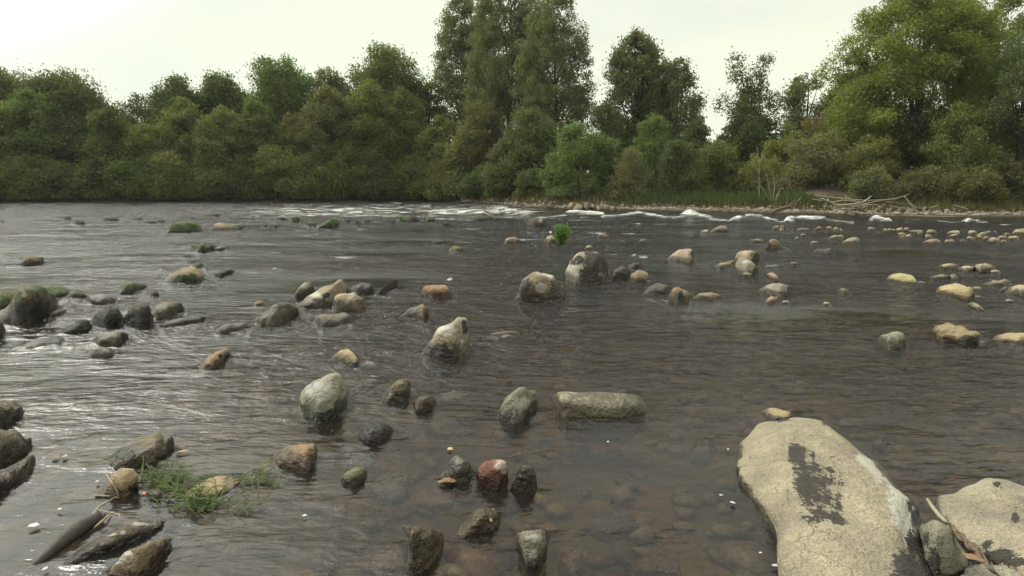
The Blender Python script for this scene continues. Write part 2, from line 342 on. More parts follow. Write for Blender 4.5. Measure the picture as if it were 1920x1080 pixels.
z = z+far*.03*fbm(P3*[.5, 1.0, 1], 41, 3)+zone*.07*fbm(P3*[.9, 1.4, 1], 51, 3)+lift
amp = .62+.95*fbm(P3*[.32, .7, 1], 61, 3)
glide = np.exp(-((px-90)/230)**2-((py-705)/48)**2)                              # smooth glide on the left
amp = np.clip(amp*(1-.65*glide)+.25*far, .12, 1.3)
quiet = sm(1.0, .0, np.hypot((px-1150)/560, (py-960)/230)); amp = amp*(1-.4*quiet)*(1-.76*sm(600, 900, py))*(1-.35*sm(500, 200, px)*sm(420, 520, py))
z = z*np.clip(amp+.2, 0, 1.2); z = z*sm(100, 60, Yw)
nr, nc = Xw.shape
Vt = np.stack([Xw, Yw, z], -1).reshape(-1, 3)
mk_ = np.zeros((nr*nc, 4)); mk_[:, 0] = foam.ravel(); mk_[:, 1] = amp.ravel(); mk_[:, 3] = 1
rim = np.concatenate([np.arange(nc), np.arange(1, nr)*nc+nc-1, ((nr-1)*nc+np.arange(nc-2, -1, -1)), np.arange(nr-2, 0, -1)*nc])
Vb = Vt[rim].copy(); Vb[:, 2] = -1.6; nT = len(Vt); nR = len(rim)
top = gridfaces(nr, nc); kk = np.arange(nR); side = np.stack([rim, nT+kk, nT+(kk+1) % nR, rim[(kk+1) % nR]], -1)
Fw = [tuple(f) for f in top.tolist()]+[tuple(f) for f in side.tolist()]+[tuple(range(nT+nR-1, nT-1, -1))]
mkk = np.concatenate([mk_, np.tile([0, .5, 0, 1], (nR, 1))])
water = mk('water', np.concatenate([Vt, Vb]), Fw, M_WATER, masks=mkk); water['kind'] = 'structure'

# ------------------------------------------------------------------ stones
CL = dict(T=(0.252, 0.214, 0.147), P=(0.353, 0.315, 0.231), G=(0.176, 0.168, 0.130), D=(0.076, 0.069, 0.052), K=(0.044, 0.040, 0.030), M=(0.101, 0.097, 0.050), B=(0.168, 0.126, 0.084), O=(0.277, 0.168, 0.097), R=(0.19, 0.085, 0.052), Y=(0.344, 0.286, 0.168), Q=(0.277, 0.260, 0.202), V=(0.168, 0.151, 0.092))
def poly_of(spec, seed):
    a = [float(v) for v in spec.replace(',', ' ').split()]
    if len(a) > 4: return np.array(a).reshape(-1, 2)
    x0, y0, x1, y1 = a; r = random.Random(seed); n = 14; P = []
    sk = r.uniform(-.3, .3); pw = r.uniform(.6, .85)
    for k in range(n):
        t = k/n*2*math.pi; c, s = math.cos(t), math.sin(t)
        u = math.copysign(abs(c)**pw, c); v = math.copysign(abs(s)**(pw if s > 0 else .55), s)
        if s > 0: u = u*.93+sk*v*.35
        j = 1+r.uniform(-.09, .09)
        P.append(((x0+x1)/2+u*j*(x1-x0)/2, (y1*.72+y0*.28)-(v*j*(y1-y0)*(.72 if v > 0 else .28))))
    P = np.array(P); P[:, 0] = x0+(P[:, 0]-P[:, 0].min())*(x1-x0)/np.ptp(P[:, 0]); P[:, 1] = y0+(P[:, 1]-P[:, 1].min())*(y1-y0)/np.ptp(P[:, 1])
    return P
def stone(name, label, spec, col, cat='rock', n=.8, dep=.75, z0=0., seed=None, dark=(), moss=0., wet=.2, pale=(), rough=.05, group=None, far=False, down=.3, lean=0., top=0., mossb=(), res=1., ridge=()):
    seed = seed or (hash_(label+spec) % 9973); P = poly_of(spec, seed)
    x0, x1 = P[:, 0].min(), P[:, 0].max(); wpx = x1-x0
    nc = int(np.clip(wpx/2.2*res, 11, 90)); nrg = int(np.clip(wpx/2.2*res, 14, 84))//2*2
    u = -np.cos(np.linspace(0, math.pi, nc+2)[1:-1]); xc = (x0+x1)/2+u*wpx/2*.998
    Q = np.vstack([P, P[:1]]); up = np.full(nc, 1e9); lo = np.full(nc, -1e9)
    for (ax, ay), (bx_, by_) in zip(Q[:-1], Q[1:]):
        if ax == bx_: continue
        m = (xc >= min(ax, bx_)-1e-6) & (xc <= max(ax, bx_)+1e-6); yy = ay+(by_-ay)*(xc-ax)/(bx_-ax)
        up[m] = np.minimum(up[m], yy[m]); lo[m] = np.maximum(lo[m], yy[m])
    for _ in range(2):
        up[1:-1] = (up[:-2]+2*up[1:-1]+up[2:])/4; lo[1:-1] = (lo[:-2]+2*lo[1:-1]+lo[2:])/4
    lo = np.maximum(lo, up+.25)
    Xn, Yn = gnd(xc, lo, z0); Xf, Yf = gnd(xc, np.maximum(up, 356), z0)
    sc = np.median(Yn)/F/cT; Wm = wpx*sc
    prof = np.sqrt(np.clip(1-u*u, 0, 1))**.9
    dmax = np.hypot(Xf-Xn, Yf-Yn); L = np.minimum(dep*Wm*prof, .9*dmax)
    g = np.stack([Xf-Xn, Yf-Yn], -1); g /= np.linalg.norm(g, axis=1, keepdims=True)+1e-9
    ph = np.linspace(0, 2*math.pi, nrg, endpoint=False); c, s = np.cos(ph), np.sin(ph)
    cs = np.sign(c)*np.abs(c)**n; ss = np.sign(s)*np.abs(s)**n
    hmax = np.full(nc, 8.); hmin = np.zeros(nc); upp = s > -1e-9
    def ring(H):
        zz = np.where(s >= 0, ss[None]*H[:, None], ss[None]*(down*Wm*prof[:, None]+.25*H[:, None]))
        al = L[:, None]*(.5-.5*cs[None]*(1+.10*np.clip(-s, 0, 1)[None]))+lean*zz
        X = Xn[:, None]+g[:, :1]*al-zz*math.tan(TH)*(g[:, 0]/np.maximum(g[:, 1], .2))[:, None]*1.0
        Y = Yn[:, None]+g[:, 1:]*al; return X, Y, zz+z0
    for _ in range(22):
        H = (hmax+hmin)/2; X, Y, Z = ring(H); yy = proj(X[:, upp], Y[:, upp], Z[:, upp])[1].min(1)
        m = yy < up; hmax = np.where(m, H, hmax); hmin = np.where(m, hmin, H)
    if z0 < -.025: H = np.minimum(H, np.maximum(.01, -z0-.006)*prof**.5)
    X, Y, Z = ring(H)
    V = np.stack([X, Y, Z], -1)
    e0 = V[0].mean(0)*1.0; e1 = V[-1].mean(0)
    gx0, gy0 = gnd(x0, (up[0]+lo[0])/2, z0); gx1, gy1 = gnd(x1, (up[-1]+lo[-1])/2, z0)
    e0[:2] = (gx0, gy0); e1[:2] = (gx1, gy1)
    V = np.vstack([V.reshape(-1, 3), e0, e1]); N_ = nc*nrg
    Hm = float(H.max()); size = max(.02, min(Wm, 2.5*max(Hm, .25*L.max())))
    ctr = V[:N_].mean(0); dr = V-ctr; dr /= np.linalg.norm(dr, axis=1, keepdims=True)+1e-9
    vnr = V/size
    nn = .75*fbm(vnr*2.2+seed, seed, 3)+.5*(np.abs(fbm(vnr*3.3-seed, seed+5, 2))-.25)
    # keep noise from opening the thin ends
    endw = np.concatenate([np.repeat(sm(0, .35, prof), nrg), [0, 0]])
    V0 = V.copy(); qx, qy = proj(V0[:, 0], V0[:, 1], V0[:, 2]); V = V+dr*(nn*(rough*1.45+.01)*size*2*endw)[:, None]
    if ridge:
        rg = np.array(ridge, float); sx = (qx-np.interp(qy, rg[:, 1], rg[:, 0]))*V0[:, 1]/F
        V[:, 2] -= np.clip(sx, 0, None)*.55*sm(-.05, .12, V0[:, 2])
    if top: V[:, 2] = np.minimum(V[:, 2], V[:, 2]*.0+z0+Hm*top+(V[:, 2]-z0-Hm*top)*.35)
    fc = []
    for i in range(nc-1):
        for j in range(nrg):
            fc.append((i*nrg+j, (i+1)*nrg+j, (i+1)*nrg+(j+1) % nrg, i*nrg+(j+1) % nrg))
    for j in range(nrg):
        fc.append((N_, j, (j+1) % nrg)); fc.append((N_+1, (nc-1)*nrg+(j+1) % nrg, (nc-1)*nrg+j))
    mskk = np.zeros((len(V), 4)); qx, qy = proj(V0[:, 0], V0[:, 1], V0[:, 2])
    def blobs(bl):
        o = np.zeros(len(V))
        for b in bl:
            rx = b[2]; ry = b[3] if len(b) > 3 else rx
            o = np.maximum(o, np.clip(1.25-.75*np.hypot((qx-b[0])/rx, (qy-b[1])/ry), 0, 1))
        return o
    mskk[:, 0] = blobs(dark); mskk[:, 3] = blobs(pale)
    mo = fbm(vnr*1.6+7, seed+9, 2)
    mskk[:, 1] = np.clip(np.maximum(blobs(mossb), moss*(1+.6*mo)), 0, 1)
    wl_ = max(.016, min(wet*1.9*Hm, 9)); mskk[:, 2] = np.clip(1-.46*(V[:, 2]-0)/wl_, 0, 1)
    o = mk(name, V, fc, M_FAR if far else M_ROCK, masks=mskk, colr=tuple(v*random.uniform(.92, 1.08) for v in CL[col]) if isinstance(col, str) else col)
    ox, oy = float(ctr[0]), float(ctr[1]); 
    for v in o.data.vertices: v.co.x -= ox; v.co.y -= oy
    o.location = (ox, oy, 0)
    STONES.append((ox, oy, Wm, Hm))
    return tag(o, label, cat, group)
STONES = []
def hash_(s):
    h = 7
    for ch in s: h = (h*131+ord(ch)) & 0x7fffffff
    return h

# --- foreground, right
stone('boulder', 'huge pale granite boulder with black lichen patches in the right foreground', '1382 855 1386 837 1400 809 1421 793 1453 785 1491 785 1541 788 1562 802 1597 823 1632 841 1660 855 1681 880 1699 911 1717 946 1729 978 1745 1010 1757 1080 1765 1130 1740 1185 1650 1200 1520 1190 1480 1150 1463 1085 1449 1017 1440 982 1424 946 1401 911 1386 880', (.275, .25, .19), 'boulder', n=.42, dep=5, down=.15, wet=.12, rough=.042, seed=11, res=.8, ridge=[(1541, 788), (1600, 850), (1645, 930), (1680, 1020), (1700, 1120)],
      dark=[(1493, 845, 15, 11), (1524, 852, 6, 7), (1538, 880, 38, 16), (1510, 892, 19, 11), (1522, 907, 36, 17), (1565, 905, 14, 5), (1508, 932, 18, 12), (1545, 945, 36, 20), (1528, 970, 20, 14), (1565, 975, 22, 13), (1482, 930, 9, 7), (1575, 925, 9, 7), (1715, 1012, 26, 24), (1708, 1062, 38, 36), (1740, 1050, 30, 70), (1696, 915, 9, 22), (1712, 950, 8, 24), (1552, 792, 9, 5), (1468, 787, 14, 5)],
      pale=[(1628, 852, 22, 16), (1650, 880, 26, 24), (1672, 915, 24, 30), (1690, 950, 26, 36), (1706, 985, 22, 26), (1660, 930, 14, 20), (1672, 994, 6, 5)])
stone('stone', 'small yellow stone just behind the tip of the huge lichened boulder', '1427 772 1435 764 1460 766 1482 772 1488 780 1475 790 1450 786', 'Y', wet=.3, dark=[(1470, 786, 14, 4)])
stone('boulder', 'flat beige slab cut by the right edge of the foreground', '1752 955 1756 938 1764 930 1791 925 1813 918 1831 908 1856 899 1884 902 1920 914 2000 930 2040 1000 2010 1100 1940 1110 1880 1075 1850 1050 1815 1025 1785 995 1765 978', (.27, .25, .195), 'boulder', n=.45, dep=3, down=.15, wet=.05, rough=.025, seed=4, dark=[(1880, 1040, 30, 12), (1850, 1022, 10, 8), (1905, 1052, 26, 9), (1903, 968, 7, 4), (1870, 910, 6, 2.5), (1822, 943, 6, 2.5)])
stone('stone', 'rounded grey-green stone wedged between the huge boulder and the beige slab', '1722 1000 1728 986 1736 978 1754 975 1772 980 1787 992 1795 1013 1809 1035 1815 1053 1813 1070 1790 1085 1755 1085 1735 1060', (.2, .2, .155), n=.7, dep=1.2, wet=.05, seed=8, rough=.03, dark=[(1750, 1050, 14, 20), (1738, 1010, 6, 16)])
stone('stone', 'blue-grey stone peeping in at the bottom right corner below the beige slab', '1790 1090 1810 1068 1840 1059 1880 1058 1930 1066 1990 1090 1990 1130 1800 1130', (.26, .26, .22), n=.7, dep=1, wet=.05)
# --- foreground, centre
S = stone
S('stone', 'long flat oblong beige stone lying level, like a loaf', '1036 748 1037 741 1048 735 1100 735 1168 736 1196 741 1208 752 1217 767 1213 777 1168 784 1062 783 1045 774', 'P', n=.55, dep=.5, wet=.5, rough=.02, seed=5)
S('stone', 'upright egg-shaped grey stone left of the long flat oblong stone', '934 783 939 767 948 750 957 739 970 730 981 726 1002 735 1008 753 1002 770 985 788 964 797 939 791', 'G', n=.75, pale=[(975, 765, 22, 22)], wet=.2)
S('stone', 'olive pebble with pale left face, leaning, right of the big egg-shaped one', '716 753 728 735 742 716 750 710 758 708 768 718 770 739 760 753 731 756', 'V', wet=.3, moss=.35)
S('stone', 'small rough reddish-brown stone beside the leaning olive pebble', '774 756 788 744 812 739 817 753 814 769 791 776 779 776', 'B', wet=.6, rough=.08)
S('boulder', 'large egg-shaped speckled grey stone with mossy foot, left of centre', '561 753 568 740 577 728 590 715 605 707 622 702 640 705 650 722 650 745 645 768 625 788 600 795 575 785 562 768', 'Q', 'boulder', n=.75, wet=.12, mossb=[(602, 784, 34, 13), (637, 765, 12, 20)], pale=[(600, 735, 26, 20)])
S('stone', 'smooth dark slate-grey wet stone below the leaning olive pebble', '672 820 679 806 700 795 724 793 739 804 735 816 717 830 693 837 679 830', 'D', wet=1.5, rough=.02)
S('stone', 'small olive-yellow stone with a reddish foot in the shallows', '640 902 647 887 661 878 679 876 687 887 684 901 665 911 643 910', 'V', wet=.3)
S('stone', 'wet grey stone with a crusted crest left of the red brick-coloured one', '820 897 837 876 851 860 865 858 879 876 892 892 883 902 851 904 830 903', 'G', wet=.8, rough=.1, pale=[(858, 865, 9, 8)], mossb=[(880, 890, 10, 8)])
S('stone', 'brick-red stone with a chalk-white top', '893 905 895 890 904 876 918 868 932 865 943 869 954 883 955 900 952 915 935 924 912 918', 'R', wet=.3, rough=.09, pale=[(938, 873, 13, 8), (948, 883, 8, 6)])
S('stone', 'dark brown squarish wet stone right of the brick-red one', '957 918 964 900 972 880 978 872 997 872 1006 890 1007 911 1002 925 975 928', (.1, .075, .05), n=.5, wet=2, pale=[(986, 873, 10, 2)])
S('stone', 'olive wet stone with an orange leaf lodged on it, nearly awash', '855 1003 880 970 905 953 930 950 939 962 936 985 920 995 890 1007 868 1010', 'V', wet=1.2, rough=.06)
S('stone', 'brown blunt stone hooked by a thin root at the bottom edge', '768 1034 768 1008 772 992 788 987 816 992 832 1006 830 1022 826 1038 809 1059 791 1072 772 1084 766 1070', (.2, .155, .1), n=.65, wet=.5, rough=.06, pale=[(795, 1003, 9, 8)])
S('stone', 'heart-shaped grey stone with pale crust at the bottom edge', '964 1006 970 998 981 994 1003 996 1024 994 1031 1006 1025 1024 1019 1042 1013 1059 992 1071 981 1064 979 1045 967 1024', 'G', n=.65, wet=.2, pale=[(1000, 1045, 9, 18), (1003, 1008, 16, 7)], rough=.07)
S('stone', 'brown wedge-shaped stone with a wet dark right corner, left of the chalk-topped red one', '508 857 522 845 535 838 560 832 590 832 596 842 590 870 575 886 545 880 520 870', 'B', n=.6, wet=.35, rough=.05, col2=None) if False else S('stone', 'brown wedge-shaped stone with a wet dark right corner', '508 857 522 845 535 838 560 832 590 832 596 842 590 870 575 886 545 880 520 870', (.27, .19, .115), n=.6, wet=.35, rough=.05, dark=[(587, 878, 10, 9)])
# --- foreground, left
S('boulder', 'long brown-grey boulder, loaf-shaped and tilted, above the floating grass', '200 870 203 860 225 840 270 818 300 812 322 820 327 838 318 855 290 868 240 880 215 882', (.19, .165, .105), 'boulder', n=.75, wet=.4, mossb=[(230, 850, 20, 10)], dark=[(305, 860, 20, 10)])
S('stone', 'rough tan stone under a pale stick at the left end of the floating grass', '180 928 195 910 215 893 235 880 250 885 257 900 255 925 230 933 200 932', 'T', wet=.2, rough=.1, dark=[(250, 922, 12, 8)])
S('stone', 'cream-yellow elongated stone lying inside the floating grass', '345 928 365 912 400 895 440 889 456 895 452 907 425 925 392 941 355 945', 'Y', n=.7, wet=.25, mossb=[(440, 890, 22, 4)])
S('stone', 'dark spindle-shaped stone with pale scuffs, pointed at both ends', '118 1058 130 1043 170 1015 220 987 265 976 312 975 305 991 280 1003 240 1022 180 1045 140 1058', (.09, .076, .055), n=.75, dep=.3, wet=.3, rough=.04, pale=[(262, 984, 20, 3), (210, 1003, 14, 3), (230, 1000, 5, 4)])
S('stone', 'pointed brown stone with a pale crusted ridge in the bottom left corner', '178 1082 200 1062 240 1035 285 1012 322 1008 318 1030 300 1052 275 1080 255 1100 200 1100', (.16, .125, .08), n=.7, dep=.4, wet=.2, rough=.05, pale=[(215, 1052, 24, 7), (240, 1040, 14, 5)])
S('stone', 'small round grey stone awash between the stick and the floating grass', '272 928 284 919 300 918 312 926 314 940 296 947 278 944', 'G', z0=-.02, wet=3)
S('boulder', 'dark mossy-topped stone cut by the left edge, uppermost of three there', '-45 770 -20 754 0 752 25 752 42 760 48 770 40 785 20 794 0 803 -30 815', (.13, .12, .07), 'boulder', moss=.3, wet=.3, dark=[(42, 770, 12, 22)])
S('boulder', 'grey mottled stone cut by the left edge, middle of three there', '-50 835 -20 808 0 805 25 808 45 820 60 822 58 840 45 850 20 867 0 876 -40 885', (.15, .135, .085), 'boulder', wet=.3, dark=[(54, 832, 9, 10)])
S('stone', 'low ribbed brown stone cut by the left edge, lowest of three there', '-50 915 0 880 30 868 62 852 66 864 50 890 30 907 0 926 -40 950', (.17, .12, .07), wet=.9, dark=[(20, 910, 50, 9)])
# --- left group
S('boulder', 'biggest mossy boulder at the left edge with a steep dark face', '-12 600 0 588 15 570 30 548 50 543 80 543 100 549 106 560 105 573 98 585 75 597 50 612 25 611 8 604', (.2, .165, .1), 'boulder', n=.6, wet=.25, mossb=[(85, 548, 24, 10), (35, 560, 8, 18), (60, 545, 22, 6)], dark=[(65, 580, 44, 24), (40, 598, 26, 12)])  # dark blobs paint the shade of the front face into the colour
S('boulder', 'flat moss-rimmed slab behind the biggest mossy boulder', '-30 578 0 545 40 537 90 534 118 538 137 544 128 552 108 560 60 566 0 580', (.17, .145, .09), 'boulder', n=.8, wet=.1, moss=.45, mossb=[(115, 545, 26, 10)])
S('stone', 'little green-topped stone at the right tip of the flat slab', '130 547 162 559', 'M', moss=.6, wet=.3)
S('stone', 'low grey stone with a green left end, right of the little green-topped stone', '160 562 165 556 180 552 205 552 221 560 214 567 190 571 168 570', 'G', wet=.5, mossb=[(165, 566, 8, 9)], moss=.2)
S('stone', 'bright green mossy hump with a dark right end', '221 550 226 541 236 531 250 527 264 529 274 538 268 544 250 550 230 552', 'M', moss=.7, wet=.2, mossb=[(236, 543, 16, 10)])
S('stone', 'tiny pointed grey stone right of the bright green hump', '283 542 298 556', 'G')
S('stone', 'dark round stone with a reddish left side in the left group', '170 603 180 590 192 577 208 575 222 578 230 590 229 603 218 612 200 617 183 612', 'D', moss=.35, wet=.35, mossb=[(192, 592, 8, 14)])
S('stone', 'dark upright stone beside the round reddish-sided one', '231 604 236 590 248 570 262 567 278 570 284 582 286 600 284 612 262 616 240 613', 'D', moss=.35, wet=.35, dark=[(282, 590, 10, 24)])
S('stone', 'dark green wedge-shaped stone below the biggest mossy boulder', '107 622 122 612 140 605 150 600 163 602 170 611 166 622 140 626 118 626', 'K', moss=.5, wet=.4)
S('stone', 'low olive-grey stone right of the dark upright one', '287 590 296 575 320 568 340 567 348 578 334 590 312 597 292 596', 'V', wet=.5)
S('stone', 'long low wave-washed slab below the low olive-grey stone', '296 610 320 600 352 594 386 594 380 604 345 611 305 616', 'D', wet=3, moss=.3, dep=.3)
S('stone', 'flat brown stone with a mossy right end, lying under the dark wedge', '40 652 55 641 72 634 100 632 122 636 112 646 90 648 60 654', 'B', wet=.7, mossb=[(105, 640, 18, 7)])
S('stone', 'olive-brown hump with a dark right end, above a smaller one', '168 640 180 630 205 622 228 620 240 628 238 640 220 649 190 650', 'V', wet=.5, dark=[(236, 632, 9, 12)])
S('stone', 'smaller olive stone touching the olive-brown hump from below', '170 651 215 672', 'V', wet=.6)
S('stone', 'brown sliver of stone at the right foot of the biggest mossy boulder', '82 593 100 584 126 580 120 588 100 595', 'B', wet=.6, dep=.4)
S('stone', 'dark stone almost wholly cut off by the left edge below the biggest boulder', '-40 620 -10 604 4 604 9 615 7 632 -30 640', 'K')
S('stone', 'block-shaped mossy grey stone alone near the left edge', '28 498 35 488 48 481 70 480 82 483 80 496 55 498', 'V', n=.6, moss=.4, wet=.25)
S('stone', 'tan stone with a green mossy front, upper left of centre', '300 531 315 518 332 508 345 503 362 504 376 511 385 520 383 529 350 532', 'T', wet=.2, mossb=[(355, 523, 28, 9), (318, 528, 16, 7)], moss=.3)
S('stone', 'small dark green stone right behind the tan moss-fronted stone', '352 502 362 496 372 492 386 498 376 503', 'K', moss=.7)
S('stone', 'mossy grey stone with a white-flecked end, right of the tan moss-fronted stone', '395 510 415 506 430 504 440 507 437 513 415 519 400 517', 'D', moss=.5, wet=.4)
S('stone', 'lumpy moss-covered stone in the left midstream', '359 471 366 461 380 456 392 459 401 464 399 471 380 474', 'V', moss=.6, rough=.12)
S('stone', 'low brown stone touching the lumpy moss-covered stone', '400 468 412 461 430 463 424 468 408 470', 'B', wet=.6)
S('boulder', 'long dark green mossy rock farthest out among the left stones', '313 436 320 425 330 419 350 417 372 419 380 430 386 433 350 436', 'D', 'boulder', moss=.8, wet=.1)
S('stone', 'smooth tan rock with a mossy back, right of the long dark green rock', '400 430 404 418 420 415 436 419 450 423 457 427 448 431 420 431', 'T', moss=.0, mossb=[(432, 418, 16, 3), (448, 424, 9, 3)], wet=.1)
for lab, sp, c, mo in (('dark mossy stone in far water, wide and low, upper left', '192 407 224 415', 'K', .7), ('small green mound in far water left of the wide low mossy one', '140 413 161 422', 'M', .9), ('faint mossy nub with foam behind it, leftmost of the far mounds', '114 405 134 411', 'G', .6),
                       ('thin green strip of stone right of the wide low mossy one', '246 408 270 413', 'M', .7), ('left one of two thin dark stones before the long mossy rock', '274 414 292 419', 'K', .3), ('right one of two thin dark stones before the long mossy rock', '293 413 311 417', 'K', .3),
                       ('dark stone at the left border of the far water', '-8 413 8 418', 'K', .2), ('thin dark stone beyond the smooth tan rock', '394 401 412 406', 'K', .2), ('dark stone by the foam left of the leafy far rock', '519 406 536 413', 'K', .2), ('round mossy stone in the foam left of the leafy far rock', '543 406 563 417', 'M', .8),
                       ('low mossy stone touching the leafy far rock', '571 416 594 424', 'M', .8), ('dark speck of stone, left one before the foam', '492 421 501 426', 'K', .1), ('dark speck of stone, right one before the foam', '513 423 521 428', 'K', .1), ('small dark stone below the lumpy moss-covered stone', '344 478 360 483', 'K', .4),
                       ('leafy mossy far rock with a jagged top in the foam', '593 428 600 420 612 413 622 408 634 410 636 424 625 428', 'D', .8), ('tiny dark stone left of the bright tufted far rock', '731 416 740 421', 'K', .1), ('green-capped stone right of the bright tufted far rock', '799 407 817 416', 'K', .7), ('dark wet stone in the foam right of the green-capped one', '826 416 843 424', 'K', .1),
                       ('brown far rock carrying a bright grass tuft on its left half', '744 416 750 408 765 403 780 405 787 414 770 417', 'D', .3), ('low dark rock under the row of small plants in the rapids', '860 413 870 406 895 404 925 405 930 413 895 415', 'K', .4),
                       ('small dark stone in the left foam, beside the white water', '646 412 658 417', 'K', .3), ('mossy stone right of the left foam beside the white water', '678 411 694 417', 'K', .7), ('dark stone between the left foam stones', '662 413 674 418', 'K', .2), ('thin dark stone under the left foam stones', '666 420 676 424', 'K', .1)):
    S('stone', lab, sp, c, moss=mo, wet=.15, far=True)
# --- centre
S('stone', 'grey-green egg-shaped stone left of the slanting pale ridge stone', '550 556 560 540 570 529 582 528 589 540 586 548 575 556 556 561', 'G', moss=.2, wet=.25, pale=[(572, 535, 9, 7)])
S('boulder', 'long slanting pale stone with dark blotches, resting tilted', '558 572 575 562 600 545 625 530 640 528 652 540 648 556 625 573 600 577 570 578', 'T', 'boulder', n=.7, wet=.15, dark=[(612, 553, 9, 6), (598, 565, 12, 5)], pale=[(590, 552, 16, 5)], mossb=[(575, 572, 16, 6)])
S('stone', 'pale rounded triangular stone in front of the slanting one', '620 573 628 560 650 549 668 547 680 560 686 578 670 584 630 584', 'P', wet=.3)
S('stone', 'yellow-green flat stone just awash below the pale triangular one', '588 602 600 591 630 588 658 589 664 598 645 608 605 613', 'V', wet=.4, moss=.2)
S('stone', 'water-glazed olive stone left of the slanting one', '476 603 488 588 510 577 540 573 560 575 560 588 542 603 512 612 485 613', 'V', wet=1.6, rough=.07)
S('stone', 'grey hump of stone glazed by water, lower left of the olive glazed one', '400 624 410 614 428 608 455 605 478 608 460 618 425 627', 'G', wet=3, dep=.4)
S('stone', 'small orange-yellow stone above the water-glazed ones', '474 572 480 565 492 563 497 569 485 574', 'Y', wet=.2)
S('stone', 'dark slate stone behind the pale triangular one', '652 548 662 536 680 530 696 532 702 543 696 552 670 554', 'D', wet=.6)
S('stone', 'long dark ridge of stone awash right of the dark slate one', '702 553 718 538 735 526 745 523 746 530 730 544 715 554', 'K', wet=1, dep=.3, moss=.2)
S('stone', 'orange-brown block-shaped stone, centre left', '788 556 790 544 800 538 812 535 836 534 842 545 841 560 810 562', (.29, .185, .11), n=.55, wet=.25)
S('stone', 'tan jagged stone below the orange-brown block', '757 592 770 575 790 568 801 575 803 590 795 598 775 592', 'T', wet=.3, rough=.12)
S('boulder', 'big light boulder with a knob on its right shoulder, near the centre', '788 662 800 637 820 617 847 607 858 595 869 592 877 598 875 613 880 647 878 663 847 677 827 678 807 673', (.29, .265, .195), 'boulder', n=.7, wet=.2, dark=[(828, 663, 26, 15), (805, 660, 12, 9), (872, 612, 5, 14)], pale=[(835, 622, 22, 9), (868, 645, 9, 12)])
S('stone', 'thin tan stone barely breaking the surface right of the knobbed boulder', '918 626 935 622 958 620 975 624 962 629 935 629', 'T', wet=.8, dep=.3)
S('stone', 'yellow-tan stone below left of the knobbed boulder', '622 673 632 660 650 656 665 662 672 675 670 689 650 685 630 679', 'Y', wet=.25, dark=[(668, 684, 6, 6)])
S('stone', 'slender yellowish stone with black spots pointing up right', '375 688 385 672 405 660 424 652 430 662 425 672 412 686 395 693 380 693', 'Y', n=.7, wet=.25, dark=[(413, 668, 5, 4), (390, 686, 9, 4), (425, 672, 5, 9)])
S('boulder', 'round two-tone boulder, cream with a dark brown right half', '1059 514 1062 503 1067 490 1077 478 1098 472 1120 475 1135 487 1142 505 1144 520 1143 530 1120 534 1080 531 1062 524', (.34, .305, .225), 'boulder', n=.8, wet=.12, rough=.03, pale=[(1076, 505, 16, 26)], dark=[(1108, 516, 21, 20), (1118, 486, 20, 13), (1134, 500, 11, 20), (1112, 500, 18, 16), (1084, 486, 12, 5), (1077, 493, 10, 4), (1102, 474, 9, 5)])
S('boulder', 'dark pitted boulder with a broad top, left of the round two-tone one', '967 560 973 533 990 520 1010 512 1040 515 1057 530 1058 557 1047 566 1010 567 973 563', (.2, .17, .115), 'boulder', n=.6, wet=.15, rough=.07, pale=[(1025, 515, 20, 3), (1015, 540, 12, 10)], dark=[(985, 535, 14, 10), (1045, 540, 12, 18)])
S('stone', 'low dark brown stone just right of the round two-tone boulder', '1148 524 1152 508 1168 500 1182 505 1186 518 1175 525', 'D', wet=.6)
S('stone', 'pale stone right of the low dark brown one', '1180 526 1184 512 1200 508 1213 513 1217 528 1195 530', 'T', wet=.2)
S('stone', 'dark stone behind the pale one right of the round two-tone boulder', '1176 501 1185 493 1200 491 1204 502 1190 504', 'K', wet=.5)
S('stone', 'cream stone with a leafy green sprig on its right side', '1253 486 1262 476 1275 467 1290 465 1300 472 1304 490 1295 495 1275 490', 'P', wet=.15, dark=[(1283, 466, 12, 2), (1299, 474, 4, 8)])
S('stone', 'cream and grey boulder sitting behind a greyer one', '1377 487 1382 475 1395 470 1415 471 1425 480 1423 492 1400 496', 'P', wet=.1, dark=[(1418, 482, 9, 12)])
S('stone', 'greyish boulder with a chipped right corner, in front of the cream and grey one', '1376 508 1378 492 1390 484 1408 486 1418 500 1420 515 1400 518 1385 513', 'Q', wet=.15, dark=[(1416, 510, 6, 9)], pale=[(1400, 490, 12, 4)])
S('stone', 'low cream stone left of the chipped greyish boulder', '1339 500 1348 493 1362 491 1375 496 1370 502 1350 504', 'Y', wet=.3)
S('stone', 'tiny orange stone tucked behind the low cream one', '1360 492 1376 487 1378 494 1366 496', 'O')
S('stone', 'tiny pale stone at the foot of the chipped greyish boulder', '1392 511 1411 519', 'T', wet=.3)
S('stone', 'dark stone with a raised split point and a long low tail', '1434 469 1437 455 1447 447 1456 448 1460 456 1472 462 1486 468 1460 470', (.24, .2, .13), wet=.25, dark=[(1440, 462, 4, 9)], dep=.4)
S('stone', 'thin tan sliver left of the stone with a long low tail', '1408 448 1432 455', 'T', wet=.3, dep=.3)
S('stone', 'olive double-humped low stone right of centre', '1524 472 1535 465 1547 468 1556 463 1566 470 1560 477 1535 476', 'V', wet=.6, moss=.3)
S('stone', 'small tan teardrop stone above the broad grey-beige one', '1436 516 1445 511 1456 515 1463 526 1452 527', 'Y', wet=.2)
S('stone', 'broad grey-beige stone with a smooth sloping top', '1424 545 1438 535 1450 530 1475 532 1483 541 1481 554 1465 557 1440 552', 'Q', wet=.2, dark=[(1481, 545, 4, 9)])
S('stone', 'small pinkish-tan stone against the foot of the broad grey-beige one', '1435 569 1440 558 1452 553 1462 559 1458 567 1446 571', (.36, .27, .17), wet=.2)
